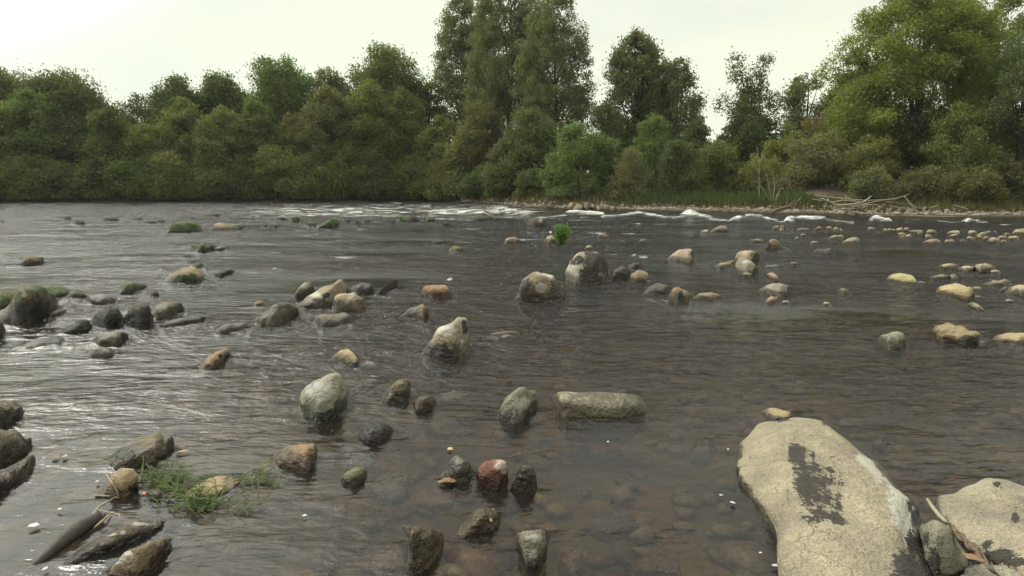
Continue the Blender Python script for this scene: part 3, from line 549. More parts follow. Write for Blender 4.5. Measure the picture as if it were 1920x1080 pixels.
S('stone', 'tiny cream stone right of the small pinkish-tan one', '1465 563 1482 570', 'P', wet=.3)
S('stone', 'rusty brown stone under a film of water left of the round brown one', '1207 550 1218 535 1238 530 1256 534 1262 546 1250 552', 'B', wet=2)
S('stone', 'round brown stone with a dark hollow, between foam and a long tan stone', '1253 560 1256 546 1270 539 1288 544 1298 556 1294 568 1268 568', (.27, .2, .12), wet=.3, dark=[(1276, 556, 7, 9)])
S('stone', 'long low tan stone right of the round brown one', '1297 560 1315 550 1335 546 1350 552 1354 561 1335 564', 'T', wet=.25, dep=.4)
S('stone', 'tan rounded stone alone in the current, right of the broad grey-beige one', '1569 548 1577 539 1590 541 1594 552 1580 554', 'T', wet=.4)
S('stone', 'tiny whitish stone below the lone tan rounded stone', '1543 565 1558 574', 'P', wet=.3)
S('stone', 'dark brown rock with a pale spot at the edge of the rapids', '987 422 990 412 1003 408 1018 408 1023 415 1022 425 1000 425', 'D', 'rock', far=True, wet=.1, pale=[(1013, 414, 4, 4)])
for lab, sp, c in (('tan and grey humped stone left of the bushy green water plant', '946 456 952 446 965 443 976 450 974 457', 'T'), ('flat dark olive stone, left of two in midstream', '810 449 833 457', 'D'), ('round olive stone, right of two in midstream', '843 461 866 472', 'V'),
                   ('cream stone at the foot of the bushy green water plant', '1017 451 1026 443 1038 441 1044 456 1030 457', 'P'), ('little tan stone right of the bushy green water plant', '1120 437 1141 448', 'T'), ('pale flat stone above the round two-tone boulder', '1096 460 1112 468', 'P')):
    S('stone', lab, sp, c, far=True, wet=.25, moss=.3 if c in 'DV' else 0)
# --- right
S('boulder', 'rough brown rock with a dark blunt right end, near the right edge', '1745 618 1760 610 1790 607 1805 612 1815 620 1826 622 1834 634 1832 649 1815 652 1795 645 1765 641 1752 630', (.29, .235, .145), 'boulder', n=.6, wet=.15, rough=.08, dark=[(1820, 640, 18, 12), (1800, 645, 16, 6)])
S('stone', 'long smooth yellow-tan stone cut by the right edge', '1862 637 1875 627 1895 624 1925 624 1950 630 1950 645 1900 644', 'Y', wet=.2)
S('boulder', 'pale rounded boulder with a wet scalloped foot, left of the rough brown rock', '1648 645 1651 630 1665 625 1685 625 1698 632 1702 648 1692 656 1665 656', 'Q', 'boulder', wet=.35)
S('boulder', 'yellow block-shaped stone with a dark right end face', '1753 547 1765 537 1790 535 1822 538 1831 550 1828 562 1815 564 1785 556', (.34, .285, .175), n=.55, wet=.15, dark=[(1826, 555, 6, 8)])
S('stone', 'small brown stone at the back corner of the yellow block-shaped one', '1818 543 1828 536 1840 538 1840 545', 'T')
S('boulder', 'yellow sloping stone with a notch on its left, right of centre', '1662 523 1672 514 1690 512 1708 517 1720 526 1728 533 1710 534 1680 529', 'Y', n=.7, wet=.15, mossb=[(1722, 530, 6, 6)])
for lab, sp, c in (('smooth tan stone, left end of the upper right row', '1760 500 1768 495 1785 493 1799 498 1790 504 1770 504', 'Y'), ('low cream stone, middle of the upper right row', '1794 503 1810 498 1830 499 1826 509 1805 508', 'P'), ('grey-pink humped stone, right part of the upper right row', '1822 503 1835 495 1855 494 1868 502 1862 510 1835 511', 'Q'), ('tiny cream stone at the right foot of the grey-pink humped one', '1856 506 1876 512', 'P'),
                   ('yellow-tipped stone washed by a wave below the upper right row', '1778 517 1790 513 1797 523 1785 526', 'Y'), ('flat wave-washed grey stone left of the yellow-tipped one', '1742 519 1765 514 1782 516 1775 524 1750 524', 'G'),
                   ('long low tan stone with a knob, near the right edge', '1840 532 1865 526 1888 523 1896 530 1885 536 1855 536', 'T'), ('big cream stone cut by the right edge below the knobbed one', '1884 548 1895 538 1915 534 1945 536 1950 552 1920 557', 'P'), ('small tan wedge between the knobbed stone and the cream edge stone', '1874 545 1882 538 1892 537 1886 546', 'T'),
                   ('faded tan stone under the yellow block-shaped one', '1813 572 1820 567 1835 570 1846 582 1828 580', 'T'), ('sliver of cream stone near the right edge below the cream edge stone', '1884 561 1901 567', 'P'), ('tiny flat yellow stone right of the chipped greyish boulder', '1482 491 1496 497', 'V'), ('faint flat stone right of the chipped greyish boulder', '1434 496 1460 502', 'G')):
    S('stone', lab, sp, c, wet=.25, n=.7, far=True)
strip = """tan stone, left end of the far stone row|1447 423 1462 431|T;small cream stone touching the left end stone of the far row|1462 422 1470 428|P;white pebble under the small cream stone of the far row|1461 428 1470 433|P;low grey stone second cluster of the far row|1494 427 1519 432|G
orange-pink pointed stone of the far row|1526 432 1532 426 1538 424 1543 431|O;beige stone right of the orange-pink pointed one|1549 424 1561 432|T;bright white stone of the far row|1562 426 1573 433|P;cream pebble right of the bright white stone|1573 429 1580 433|P;cream stone standing apart in the far row|1627 425 1641 432|P
flat cream pebble, first of a close trio|1655 428 1665 434|P;flat cream pebble, second of a close trio|1664 428 1672 434|P;flat cream pebble, third of a close trio|1671 429 1679 434|P;broad cream stone right of the close trio|1679 426 1695 435|P;pinkish stone beside the broad cream one|1694 426 1706 434|T;low tan ledge right of the pinkish stone|1704 431 1731 436|T
pale stone below the broad cream one|1684 436 1700 443|P;yellow pebble below the broad cream one|1688 441 1697 447|Y;white pebble lowest below the pinkish stone|1697 439 1711 446|P;tan pebble under the low tan ledge|1719 434 1730 441|T;low stone in the middle of the right strip|1735 431 1758 438|T;faint stone under the middle of the right strip|1734 440 1748 447|T;long yellow stone lying below the right strip|1730 455 1740 449 1755 447 1768 455 1750 457|Y
grey-tan stone right of the long yellow one|1770 449 1790 456|T;cream stone on top of a flat pair in the right strip|1775 437 1785 432 1799 432 1800 439|P;flat lower stone of the pair in the right strip|1776 443 1790 438 1801 438 1795 444|P;tan pebble left of the slanting cream stone|1815 432 1832 439|P;slanting long cream stone in the right strip|1827 445 1838 436 1858 432 1860 436 1845 443|P
grey pebble right of the slanting cream stone|1860 433 1871 438|G;tan pebble left of the large tan edge boulder|1882 436 1895 443|T;large tan edge boulder at the end of the right strip|1895 440 1902 431 1920 428 1945 430 1948 441|Y;flat cream stone lower left in the right strip|1812 443 1829 451|P;yellow pebble under the slanting cream stone|1833 441 1843 448|Y;tan pebble second under the slanting cream stone|1843 443 1856 449|T
rounded cream stone lowest in the right strip|1853 446 1875 454|P;tan sliver above the rounded cream stone|1870 442 1890 448|T;bright cream stone below the large tan edge boulder|1889 442 1912 449|P;faint pebble right below the rounded cream stone|1875 450 1888 455|T;cream whale-backed stone with a white end, right of centre|1580 455 1590 447 1605 444 1613 450 1612 457|P;olive flat stone left of the whale-backed one|1552 446 1565 441 1580 440 1583 446 1560 448|T
small pebble before the flat olive stone|1519 452 1536 457|T;tiny pebble left of the flat olive stone|1490 444 1498 448|P;pale ripple-washed pebble near the centre of the far row|1500 438 1512 442|P;cream pebble left of the dark grey far boulder|1313 436 1320 431 1328 430 1328 437|P;dark grey far boulder with a low left tail|1328 436 1340 430 1345 424 1355 422 1364 425 1364 436|G;small grey stone above the flat cream lower left one|1800 449 1812 453|G"""
for l in strip.split('\n'):
    for it in l.split(';'):
        lab, sp, c = it.split('|'); S('stone', lab, sp, c, far=True, wet=.2, n=.7)
# --- drowned stones seen through the water
for lab, sp, c, z0 in (('drowned orange-brown stone left of the root-hooked one', '690 1070 700 1035 730 1012 752 1010 764 1040 758 1080 720 1092', 'O', -.05), ('drowned brown stone right of the heart-shaped grey one', '1045 1075 1052 1035 1072 1018 1092 1030 1100 1070 1080 1090', 'O', -.06), ('drowned speckled tan stone under the small olive-yellow one', '618 975 624 945 636 934 650 942 652 970 640 986', 'T', -.05),
                       ('drowned tan cobble below the floating grass', '358 1015 372 998 400 990 440 994 436 1010 400 1024', 'Y', -.06), ('drowned olive stone left of the crusted grey one', '695 930 700 895 730 885 765 885 776 905 760 935 720 940', 'V', -.03), ('drowned grey-olive stone under the smooth dark slate-grey one', '655 872 660 848 685 840 705 850 706 868 680 878', 'V', -.03),
                       ('drowned orange streak of rock right of the small reddish-brown stone', '824 750 835 736 860 730 882 734 875 744 845 752', 'O', -.04), ('drowned reddish stone under the crusted grey one', '778 945 790 920 830 912 860 925 850 945 810 952', 'O', -.05), ('drowned brown stone at the left foot of the huge boulder', '1290 865 1300 830 1325 822 1345 840 1335 866', 'B', -.08),
                       ('drowned tan stone behind the huge boulder', '1632 845 1640 815 1660 805 1668 830 1655 850', 'B', -.08), ('drowned red stone right of the long low tan stone', '1276 594 1300 588 1320 592 1306 600', 'R', -.01), ('drowned dark stone left of the yellow-tan stone', '674 690 680 668 700 672 704 690', 'D', -.02), ('drowned dark stone right of the yellow-tan stone', '655 725 680 708 712 712 705 728', 'D', -.02),
                       ('drowned orange stone in the bottom left shallows', '580 1060 600 1020 640 1015 650 1050 620 1080', 'B', -.08), ('drowned brown stone below the brick-red one', '890 960 910 930 960 932 985 945 950 962', 'B', -.07), ('drowned brown slab in the bottom centre', '1090 990 1120 960 1180 958 1200 985 1150 1005', 'B', -.09), ('drowned russet stone in the bottom centre right', '1180 1070 1220 1030 1270 1040 1280 1080', 'O', -.1)):
    S('stone', lab, sp, c, z0=z0-.02, wet=9, n=.6, down=.2, dep=1.3)

# ripples round every stone, and cobbles on the bed
wm = water.data; nV = len(wm.vertices); co = np.empty(nV*3, np.float32); wm.vertices.foreach_get('co', co); co = co.reshape(-1, 3)
ma = wm.color_attributes['mask']; mc = np.empty(nV*4, np.float32); ma.data.foreach_get('color', mc); mc = mc.reshape(-1, 4)
for (sx_, sy_, sw_, sh_) in STONES:
    if sy_ > 26: continue
    m = (np.abs(co[:nT, 0]-sx_) < sw_*1.6+.25) & (np.abs(co[:nT, 1]-sy_) < sw_*1.6+.5); I_ = np.nonzero(m)[0]
    if not len(I_): continue
    dx = co[I_, 0]-sx_; dy = co[I_, 1]-sy_; ra = np.hypot(dx, dy*1.15); e = np.maximum(ra-sw_*.5, 0)
    side = .55+.45*np.sin(np.arctan2(dy, dx)*1.0+2.6)+.25*fbm(np.stack([dx*4+sx_, dy*4+sy_, dx*0], -1), 3, 2)
    wvl = .07+.012*sy_; A_ = np.clip(sw_*.035, .0015, .014)*side*min(1, max(.25, (sy_-2)/4))
    co[I_, 2] += A_*np.cos(e/wvl*2*math.pi)*np.exp(-e/(wvl*1.8))
    mc[I_, 1] = np.minimum(mc[I_, 1]+.28*side*min(1, max(.1, (sy_-2.5)/4))*np.exp(-e/(sw_*.5+.05)), 1.5)
    if sy_ < 16: mc[I_, 0] = np.maximum(mc[I_, 0], np.clip(side, 0, 1)**3*(.4 if sy_ > 5 else .1)*np.exp(-e/.05))
wm.vertices.foreach_set('co', co.ravel()); ma.data.foreach_set('color', mc.ravel()); wm.update()
r9 = np.random.default_rng(9); n = 1500
Yp = 1.2+r9.uniform(0, 1, n)**1.3*7; Xp = r9.uniform(-1.0, 1.0, n)*(Yp+1.2); szp = r9.uniform(.02, .085, n)*(1+.9*(r9.uniform(size=n) < .12))
import bmesh
bm = bmesh.new(); bmesh.ops.create_icosphere(bm, subdivisions=2, radius=1); iv2 = np.array([v.co[:] for v in bm.verts]); if2 = np.array([[v.index for v in f.verts] for f in bm.faces]); bm.free()
rot = r9.uniform(0, 6.28, n); L1 = iv2[None]*(szp[:, None, None]*np.stack([r9.uniform(1, 1.7, n), r9.uniform(.8, 1.1, n), r9.uniform(.45, .7, n)], -1)[:, None])*(1+.1*r9.uniform(-1, 1, (n, len(iv2), 1)))
L2 = np.stack([L1[..., 0]*np.cos(rot)[:, None]-L1[..., 1]*np.sin(rot)[:, None], L1[..., 0]*np.sin(rot)[:, None]+L1[..., 1]*np.cos(rot)[:, None], L1[..., 2]], -1)
zp = np.minimum(ground_z(Xp, Yp)+.02, -.03-szp); V = (L2+np.stack([Xp, Yp, zp], -1)[:, None]).reshape(-1, 3)
cm, N, L, out = nmat('bed_cobbles'); p = N.new('ShaderNodeBsdfPrincipled'); L.new(p.outputs[0], out.inputs[0]); g = N.new('ShaderNodeNewGeometry')
rr_ = N.new('ShaderNodeValToRGB'); L.new(g.outputs['Random Per Island'], rr_.inputs[0]); cr = rr_.color_ramp
cr.elements[0].color = (.08, .075, .05, 1); cr.elements[1].color = (.33, .3, .2, 1)
for po, cc in ((.3, (.16, .14, .09)), (.55, (.24, .14, .085)), (.7, (.22, .18, .1)), (.85, (.1, .09, .07))): e_ = cr.elements.new(po); e_.color = (*cc, 1)
nn_ = noise(N, L, g.outputs['Position'], 30, 3, .6); L.new(mix(N, L, mrange(N, L, nn_, .35, .65), rr_.outputs[0], mix(N, L, 1.0, rr_.outputs[0], (.5, .5, .45), 'MULTIPLY')), p.inputs['Base Color'])
o = mk('bed_cobbles', V, (if2[None]+np.arange(n)[:, None, None]*len(iv2)).reshape(-1, 3), cm); tag(o, 'brown and rusty cobbles lying on the river bed, seen dimly through the water', 'cobbles', None, 'stuff')

# ------------------------------------------------------------------ foliage
def leafmesh(C, s, up=.25, rng=rng, asp=.55):
    n = len(C); a = rng.normal(size=(n, 3)); a /= np.linalg.norm(a, axis=1, keepdims=True)
    b = rng.normal(size=(n, 3)); b -= a*(a*b).sum(1, keepdims=True); b /= np.linalg.norm(b, axis=1, keepdims=True)
    ss = s*rng.uniform(.6, 1.3, (n, 1))
    a = a*ss; b = b*ss*asp
    V = np.stack([C-a*.5, C+b*.5, C+a*.5, C-b*.5], 1).reshape(-1, 3)
    return V, np.arange(4*n).reshape(n, 4)
PROF = dict(round=lambda t: np.sqrt(np.clip(1-(2*t-1)**2, 0, 1))**.8, dome=lambda t: np.sqrt(np.clip(1-t**2.2, 0, 1)),
            cone=lambda t: np.clip(1.02-t, 0, 1)**.75*np.clip(t*6+.35, 0, 1), poplar=lambda t: np.clip(np.sin(math.pi*np.clip(t, 0, 1)**.8), 0, 1)**.55,
            bullet=lambda t: np.sqrt(np.clip(1-t**1.5, 0, 1))*np.clip(t*4+.5, 0, 1), egg=lambda t: np.sqrt(np.clip(1-t**2.6, 0, 1))*np.clip(t*4+.45, 0, 1))
def at_px(x, Y, z=0):
    dd = Y*cT-(z-CH)*sT; return (x-960)/F*dd
def plant(name, label, x, top, w, off, style, col, base=None, dens=1., cat='tree', lump=.30, trunkv=True, group=None, leaf=1., tw=None, prong=0, gaps=0., Yabs=None, extra=(), nmul=1.):
    X0 = at_px(x, 50); Yb = float(yb(at_px(x, float(yb(X0))))) ; Y = Yabs or Yb+off
    X0 = at_px(x, Y, 2); z0 = float(ground_z(np.array([X0]), np.array([Y]))[0]); zt = height_at(top, Y)
    zb = height_at(base, Y) if base is not None else z0+.0*(zt-z0)
    zb = max(zb, z0+.05); Rr = w/2*Y/F; H = zt-zb; r = np.random.default_rng(hash_(label) % 99991)
    root = empty(name, (X0, Y, z0)); tag(root, label, cat, group)
    nl = int(np.clip(22+H*Rr*2.6, 18, 120)*nmul); f = PROF[style]; cs = []; rs = []
    while len(cs) < nl:
        t = r.uniform(0, 1); pr = float(f(np.array(t)))
        if r.uniform() > pr+.15: continue
        ang = r.uniform(0, 2*math.pi); rr = math.sqrt(r.uniform(.12, 1)); lr = lump*Rr*r.uniform(.45, 1.2)*(.55+.45*pr)
        R_ = max(pr*Rr-lr*.55, 0)
        cx, cy = math.cos(ang)*rr*R_, math.sin(ang)*rr*R_*.8
        cz = zb+t*H*.97+.0
        if cz+lr*.8 > zt: cz = zt-lr*.8
        if prong and t > .8: cx = math.copysign(prong*Rr*(.7+.3*r.uniform()), cx); cx *= 1
        cs.append((cx, cy, cz-z0)); rs.append(lr)
    for ex, ey, er in extra: cs.append(((ex-x)*Y/F, r.uniform(-.3, .3)*Rr, height_at(ey, Y)-z0)); rs.append(er*Y/F)
    cs = np.array(cs); rs = np.array(rs); nl = len(cs)
    ls = max(.07, .0037*Y)*leaf
    cnt = np.maximum(20, (dens*6.5*4*math.pi*(rs/ls)**2*.30)).astype(int)
    idx = np.repeat(np.arange(nl), cnt); n = len(idx)
    dirs = r.normal(size=(n, 3)); dirs /= np.linalg.norm(dirs, axis=1, keepdims=True)
    rad = rs[idx]*(1-.55*r.uniform(0, 1, n)**2.0)*(1+.6*fbm(dirs*2.6+idx[:, None]*3.1, 5, 3))
    zs = r.uniform(.55, 1.15, nl)[idx]
    Cc = cs[idx]+dirs*rad[:, None]*np.stack([zs*0+1, zs*0+1, zs], -1)+r.normal(size=(n, 3))*(rs[idx]*.13)[:, None]
    # twigs poking out: stretched leaves upward
    k = r.uniform(size=n) < .16; Cc[k] += dirs[k]*(rs[idx][k]*r.uniform(.05, .7, k.sum()))[:, None]
    if gaps: 
        keep = fbm(Cc/(Rr*.28)+3, 77, 2) > -1+gaps; Cc = Cc[keep]
    Cc = Cc[Cc[:, 2] > .03]
    V, Fq = leafmesh(Cc, ls, rng=r)
    crown = mk('crown' if cat == 'tree' else 'foliage', V, Fq, M_LEAF, root, smooth=False, colr=tuple(c*r.uniform(.93, 1.07) for c in col))
    if trunkv:
        mb = MB(); tr = tw or max(.05, .018*(zt-z0)); topz = (zt-z0)*.86
        nz_ = 9; zz = np.linspace(-.15, topz, nz_); wob = np.cumsum(r.normal(0, .018*(zt-z0)/3, (nz_, 2)), 0)
        pts = np.stack([wob[:, 0], wob[:, 1], zz], -1)
        mb.add(tube(pts, np.linspace(tr, tr*.2, nz_), 7))
        for i in r.permutation(nl)[:int(min(nl, 16))]:
            a = r.uniform(.25, .8)*cs[i][2]; k0 = np.interp(a, zz, np.arange(nz_)); p0 = np.array([np.interp(k0, np.arange(nz_), pts[:, j]) for j in range(3)])
            mid = (p0+cs[i])/2+[0, 0, .12*H*r.uniform(-.2, .6)]
            mb.add(tube([p0, mid, cs[i]], [tr*.4, tr*.25, tr*.08], 5, False))
        mb.build('trunk' if cat == 'tree' else 'stem', M_BARK, root)
    return root
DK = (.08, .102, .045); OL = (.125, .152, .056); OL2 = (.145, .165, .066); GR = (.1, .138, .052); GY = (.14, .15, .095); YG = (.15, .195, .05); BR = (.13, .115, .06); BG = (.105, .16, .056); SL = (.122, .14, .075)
T = plant
# left skyline
T('dark_tree', 'dark round-headed tree at the far left of the skyline', 25, 132, 150, 9, 'round', DK, 300)
T('dark_tree', 'broad dark tree whose right edge drops to the low gap in the left skyline', 140, 138, 200, 8, 'egg', DK, 330)
T('dark_tree', 'small dark tree filling the low gap in the left skyline', 268, 176, 90, 9, 'round', DK, 320)
T('feathery_tree', 'feathery tree with a ragged tip right of the left gap', 350, 142, 140, 8, 'egg', DK, 300, gaps=.12)
T('feathery_tree', 'ragged dark tree with two notches, left of the round dark crown', 432, 134, 130, 10, 'egg', DK, 290, gaps=.12)
T('dark_tree', 'round dark crown standing proud at the left centre skyline', 535, 106, 130, 9, 'round', GR, 290)
T('dark_tree', 'brownish-green tree between the two round left centre crowns', 625, 122, 110, 10, 'egg', SL, 300, gaps=.15)
T('oak_tree', 'round loose-crowned tree just left of the tall poplars', 730, 86, 145, 9, 'round', GR, 290, gaps=.2)
T('dark_tree', 'low tree linking the loose-crowned tree to the poplars', 808, 150, 80, 10, 'egg', DK, 300, gaps=.25)
# left front row
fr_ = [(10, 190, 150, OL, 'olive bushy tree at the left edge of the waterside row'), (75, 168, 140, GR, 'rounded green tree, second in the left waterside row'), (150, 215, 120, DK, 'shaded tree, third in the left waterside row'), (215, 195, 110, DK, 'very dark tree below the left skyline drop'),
       (285, 235, 140, OL, 'wide olive willow bush leaning over the water left of the left gap'), (355, 185, 130, OL2, 'lighter olive tree right of the left gap'), (425, 200, 120, OL, 'soft olive tree under the ragged two-notched tree'), (490, 185, 110, GR, 'green tree below the round dark crown'), 
       (555, 215, 130, OL2, 'yellowish feathery willow near the middle of the left row'), (620, 160, 120, SL, 'grey-green tree left of the tall olive one'), (690, 150, 140, OL, 'tall olive tree below the loose-crowned tree'), (760, 165, 120, OL, 'olive tree at the right of the loose-crowned tree'), (830, 215, 110, OL, 'olive shrub-tree at the foot of the poplars')]
for i, (x, t, w, c, lab) in enumerate(fr_): T('willow', lab, x, t, w*1.12, 2.6+(i % 3)*1.0, 'dome', c, None, dens=1.05, lump=.22, nmul=1.4)
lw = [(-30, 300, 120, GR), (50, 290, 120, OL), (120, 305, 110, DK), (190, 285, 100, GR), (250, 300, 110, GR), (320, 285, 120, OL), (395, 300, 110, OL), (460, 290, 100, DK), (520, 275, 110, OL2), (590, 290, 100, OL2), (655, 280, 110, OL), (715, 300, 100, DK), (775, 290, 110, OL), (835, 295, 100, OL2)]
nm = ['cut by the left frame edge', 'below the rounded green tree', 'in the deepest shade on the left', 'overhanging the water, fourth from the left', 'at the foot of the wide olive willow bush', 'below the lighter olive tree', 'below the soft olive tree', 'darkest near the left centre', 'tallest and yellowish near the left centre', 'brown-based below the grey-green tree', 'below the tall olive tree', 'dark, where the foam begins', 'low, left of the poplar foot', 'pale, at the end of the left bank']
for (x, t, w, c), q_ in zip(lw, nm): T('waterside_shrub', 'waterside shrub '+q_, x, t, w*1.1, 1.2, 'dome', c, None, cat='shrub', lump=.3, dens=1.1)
# poplars
T('poplar', 'poplar tucked between the left and the middle tall poplar', 912, -5, 110, 19, 'egg', SL, 240, dens=.5, nmul=2.6, lump=.2, leaf=.95, gaps=.12, tw=.18)
T('poplar', 'poplar tucked between the middle and the right tall poplar', 1000, -25, 120, 19, 'egg', SL, 240, dens=.5, nmul=2.6, lump=.2, leaf=.95, gaps=.12, tw=.18)
T('poplar', 'left one of the tall poplars, its top cut by the frame', 870, -25, 124, 16, 'egg', SL, 250, dens=.65, nmul=3.2, lump=.19, leaf=.95, gaps=.12, tw=.2)
T('poplar', 'middle and tallest of the tall poplars, rising out of the frame', 952, -75, 165, 17, 'egg', SL, 240, dens=.72, nmul=3.4, lump=.15, leaf=.95, gaps=.2, tw=.24)
T('poplar', 'right one of the tall poplars with wide open branches', 1035, -40, 160, 15, 'egg', SL, 262, dens=.72, nmul=3.4, lump=.15, leaf=.95, gaps=.2, tw=.2)
T('rusty_tree', 'rust-tinged tree in front of the tall poplars', 905, 175, 110, 7, 'egg', BR, None, gaps=.1)
T('dark_tree', 'dark green tree in front of the tall poplars, right of the rust-tinged one', 1000, 205, 150, 7, 'dome', DK, None)
T('willow', 'pale green willow below the rust-tinged tree', 880, 235, 110, 4, 'dome', OL2, None)
T('willow', 'brown-green shrubby tree above the gravel tip', 950, 260, 110, 3.5, 'dome', (0.102, 0.102, 0.051), None)
T('waterside_shrub', 'low dark shrub above the gravel tip', 905, 310, 90, 1.8, 'dome', DK, None, cat='shrub')
T('waterside_shrub', 'leafy shrub behind the pale bank boulders', 1000, 315, 80, 3, 'dome', (0.094, 0.109, 0.051), None, cat='shrub')
# centre right
T('conical_tree', 'tall pointed tree right of the poplars', 1186, 50, 132, 15, 'egg', SL, 320, dens=1.0, nmul=2.5, lump=.2, gaps=.08, extra=[(1185, 72, 16), (1165, 95, 20), (1208, 95, 20), (1150, 140, 22), (1220, 140, 22)])
T('slender_tree', 'thin see-through tree right of the tall pointed tree', 1264, 105, 112, 14, 'egg', SL, 320, dens=.75, nmul=2.4, gaps=.15, lump=.2, extra=[(1262, 125, 18), (1275, 150, 22), (1295, 190, 20)])
T('poplar', 'tree joining the tall pointed tree to the thin one beside it', 1228, 92, 110, 16, 'egg', SL, 300, dens=.8, nmul=2.4, lump=.2, gaps=.1)
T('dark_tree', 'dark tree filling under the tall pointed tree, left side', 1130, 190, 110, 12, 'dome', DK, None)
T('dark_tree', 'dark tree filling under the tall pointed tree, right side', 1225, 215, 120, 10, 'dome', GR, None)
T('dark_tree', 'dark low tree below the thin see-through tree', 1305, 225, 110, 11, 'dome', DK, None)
T('green_shrub', 'bright green bushy shrub above the rubble bank', 1085, 228, 140, 4, 'dome', BG, None, cat='shrub', lump=.3)
T('green_shrub', 'mid green shrub between the bright bush and the grey-brown willow', 1145, 255, 90, 5, 'dome', GR, None, cat='shrub', lump=.3)
T('grey_willow', 'grey-brown feathery willow with a reddish base', 1180, 278, 96, 2.8, 'dome', (0.123, 0.113, 0.070), None, cat='shrub', dens=.8)
T('green_shrub', 'dark green shrub right of the grey-brown willow', 1270, 262, 110, 4, 'dome', (0.072, 0.104, 0.043), None, cat='shrub')
T('green_shrub', 'round green shrub left of the pale bare stems', 1345, 262, 110, 5, 'dome', GR, None, cat='shrub')
T('forked_tree', 'dark tree with a forked two-prong top', 1402, 128, 132, 14, 'bullet', DK, 330, dens=.9, nmul=2.2, gaps=.15, lump=.19, extra=[(1372, 112, 14), (1374, 132, 16), (1420, 112, 14), (1416, 130, 16), (1368, 150, 14), (1445, 185, 20), (1350, 195, 18)])
T('dark_tree', 'dark tree under the forked-top tree', 1385, 205, 120, 12, 'dome', DK, None)
T('small_tree', 'small bluish-dark tree left of the great yellow-green tree', 1502, 134, 100, 14, 'round', SL, 300, gaps=.25)
T('yellow_shrub', 'yellow-green bush right of the forked-top tree', 1462, 222, 110, 7, 'dome', (0.145, 0.160, 0.052), None, cat='shrub')
T('brown_shrub', 'brownish bush in front of the small bluish-dark tree', 1545, 175, 120, 9, 'dome', (0.123, 0.109, 0.058), None, cat='shrub')
# right
T('great_tree', 'great yellow-green tree with rust-tinted leaves, its top out of the frame', 1700, -50, 320, 10, 'egg', YG, 300, dens=1.15, nmul=2.3, lump=.15, gaps=.0, extra=[(1650, 150, 34), (1630, 210, 34), (1770, 210, 34), (1700, 250, 36), (1760, 140, 30), (1600, 170, 30), (1580, 90, 26), (1620, 60, 26), (1565, 125, 24), (1650, 30, 26)], tw=.3)
T('great_tree', 'second yellow-green tree merging with the right flank of the great one', 1835, -20, 170, 11, 'round', (0.138, 0.167, 0.052), 320, dens=.8, nmul=2, lump=.18, gaps=.2, tw=.22)
T('yellow_tree', 'lower leafy tree on the left flank of the great yellow-green one', 1590, 95, 130, 9, 'egg', (0.131, 0.152, 0.051), 330)
T('grey_willow', 'tall grey-green willow at the right edge', 1905, 35, 190, 5, 'egg', (0.109, 0.138, 0.072), None, dens=1.0, lump=.22)
T('willow', 'grey-green willow beyond the right edge', 2010, 60, 180, 6, 'dome', (0.102, 0.123, 0.065), None)
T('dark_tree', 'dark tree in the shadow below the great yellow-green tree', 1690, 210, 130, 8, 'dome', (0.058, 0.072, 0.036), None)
T('yellow_shrub', 'yellow-green bushy tree right of the shadowed hollow', 1795, 190, 150, 5, 'dome', (0.138, 0.152, 0.051), None, lump=.26)
T('grey_willow', 'wide silver-grey willow bush on the right bank, left of the driftwood', 1535, 248, 150, 4, 'dome', (0.145, 0.157, 0.096), None, cat='shrub', lump=.26)
T('green_shrub', 'olive bush behind the silver-grey willow', 1630, 250, 120, 6, 'dome', OL, None, cat='shrub')
T('waterside_shrub', 'drooping grey-green shrub above the driftwood', 1640, 315, 110, 2.4, 'dome', (0.119, 0.131, 0.075), None, cat='shrub')
T('waterside_shrub', 'brown-green shrub right of the driftwood', 1735, 310, 110, 3, 'dome', (0.099, 0.099, 0.051), None, cat='shrub')
T('waterside_shrub', 'rust-based shrub before the yellow-green bushy tree', 1820, 310, 120, 2.6, 'dome', (0.102, 0.109, 0.051), None, cat='shrub')
T('waterside_shrub', 'dark shrub at the right edge above the gravel', 1910, 300, 120, 2.8, 'dome', (0.087, 0.094, 0.046), None, cat='shrub')
T('waterside_shrub', 'small olive shrub around the pale bare stems', 1425, 285, 90, 3.5, 'dome', OL2, None, cat='shrub', dens=.8)
T('waterside_shrub', 'low brown shrub beside the uprooted stump', 1475, 335, 90, 2, 'dome', (0.123, 0.109, 0.065), None, cat='shrub', dens=.6)

# far-off wood closing the gaps near the horizon
Vs, Fs_, n0 = [], [], 0
rw = np.random.default_rng(3); Xc = rw.uniform(-110, 90, 16000); Yc = yb(np.clip(Xc, -60, 40))+rw.uniform(20, 34, 16000)
topf = 7.0+2.0*fbm(np.stack([Xc*.12, Xc*0, Xc*0], -1), 4, 3); hh_ = topf*np.sqrt(rw.uniform(0, 1, 16000))*np.where(Xc > 5, .62, .8)
V, Fq = leafmesh(np.stack([Xc, Yc, 2.5+hh_-1.5], -1), 1.0, rng=rw, asp=.7)
o = mk('distant_wood', V, Fq, M_LEAF, smooth=False, colr=(.04, .05, .026)); tag(o, 'dim wood behind the waterside trees closing the gaps between them', 'wood', None, 'stuff'); o.color = (.075, .09, .05, 1)

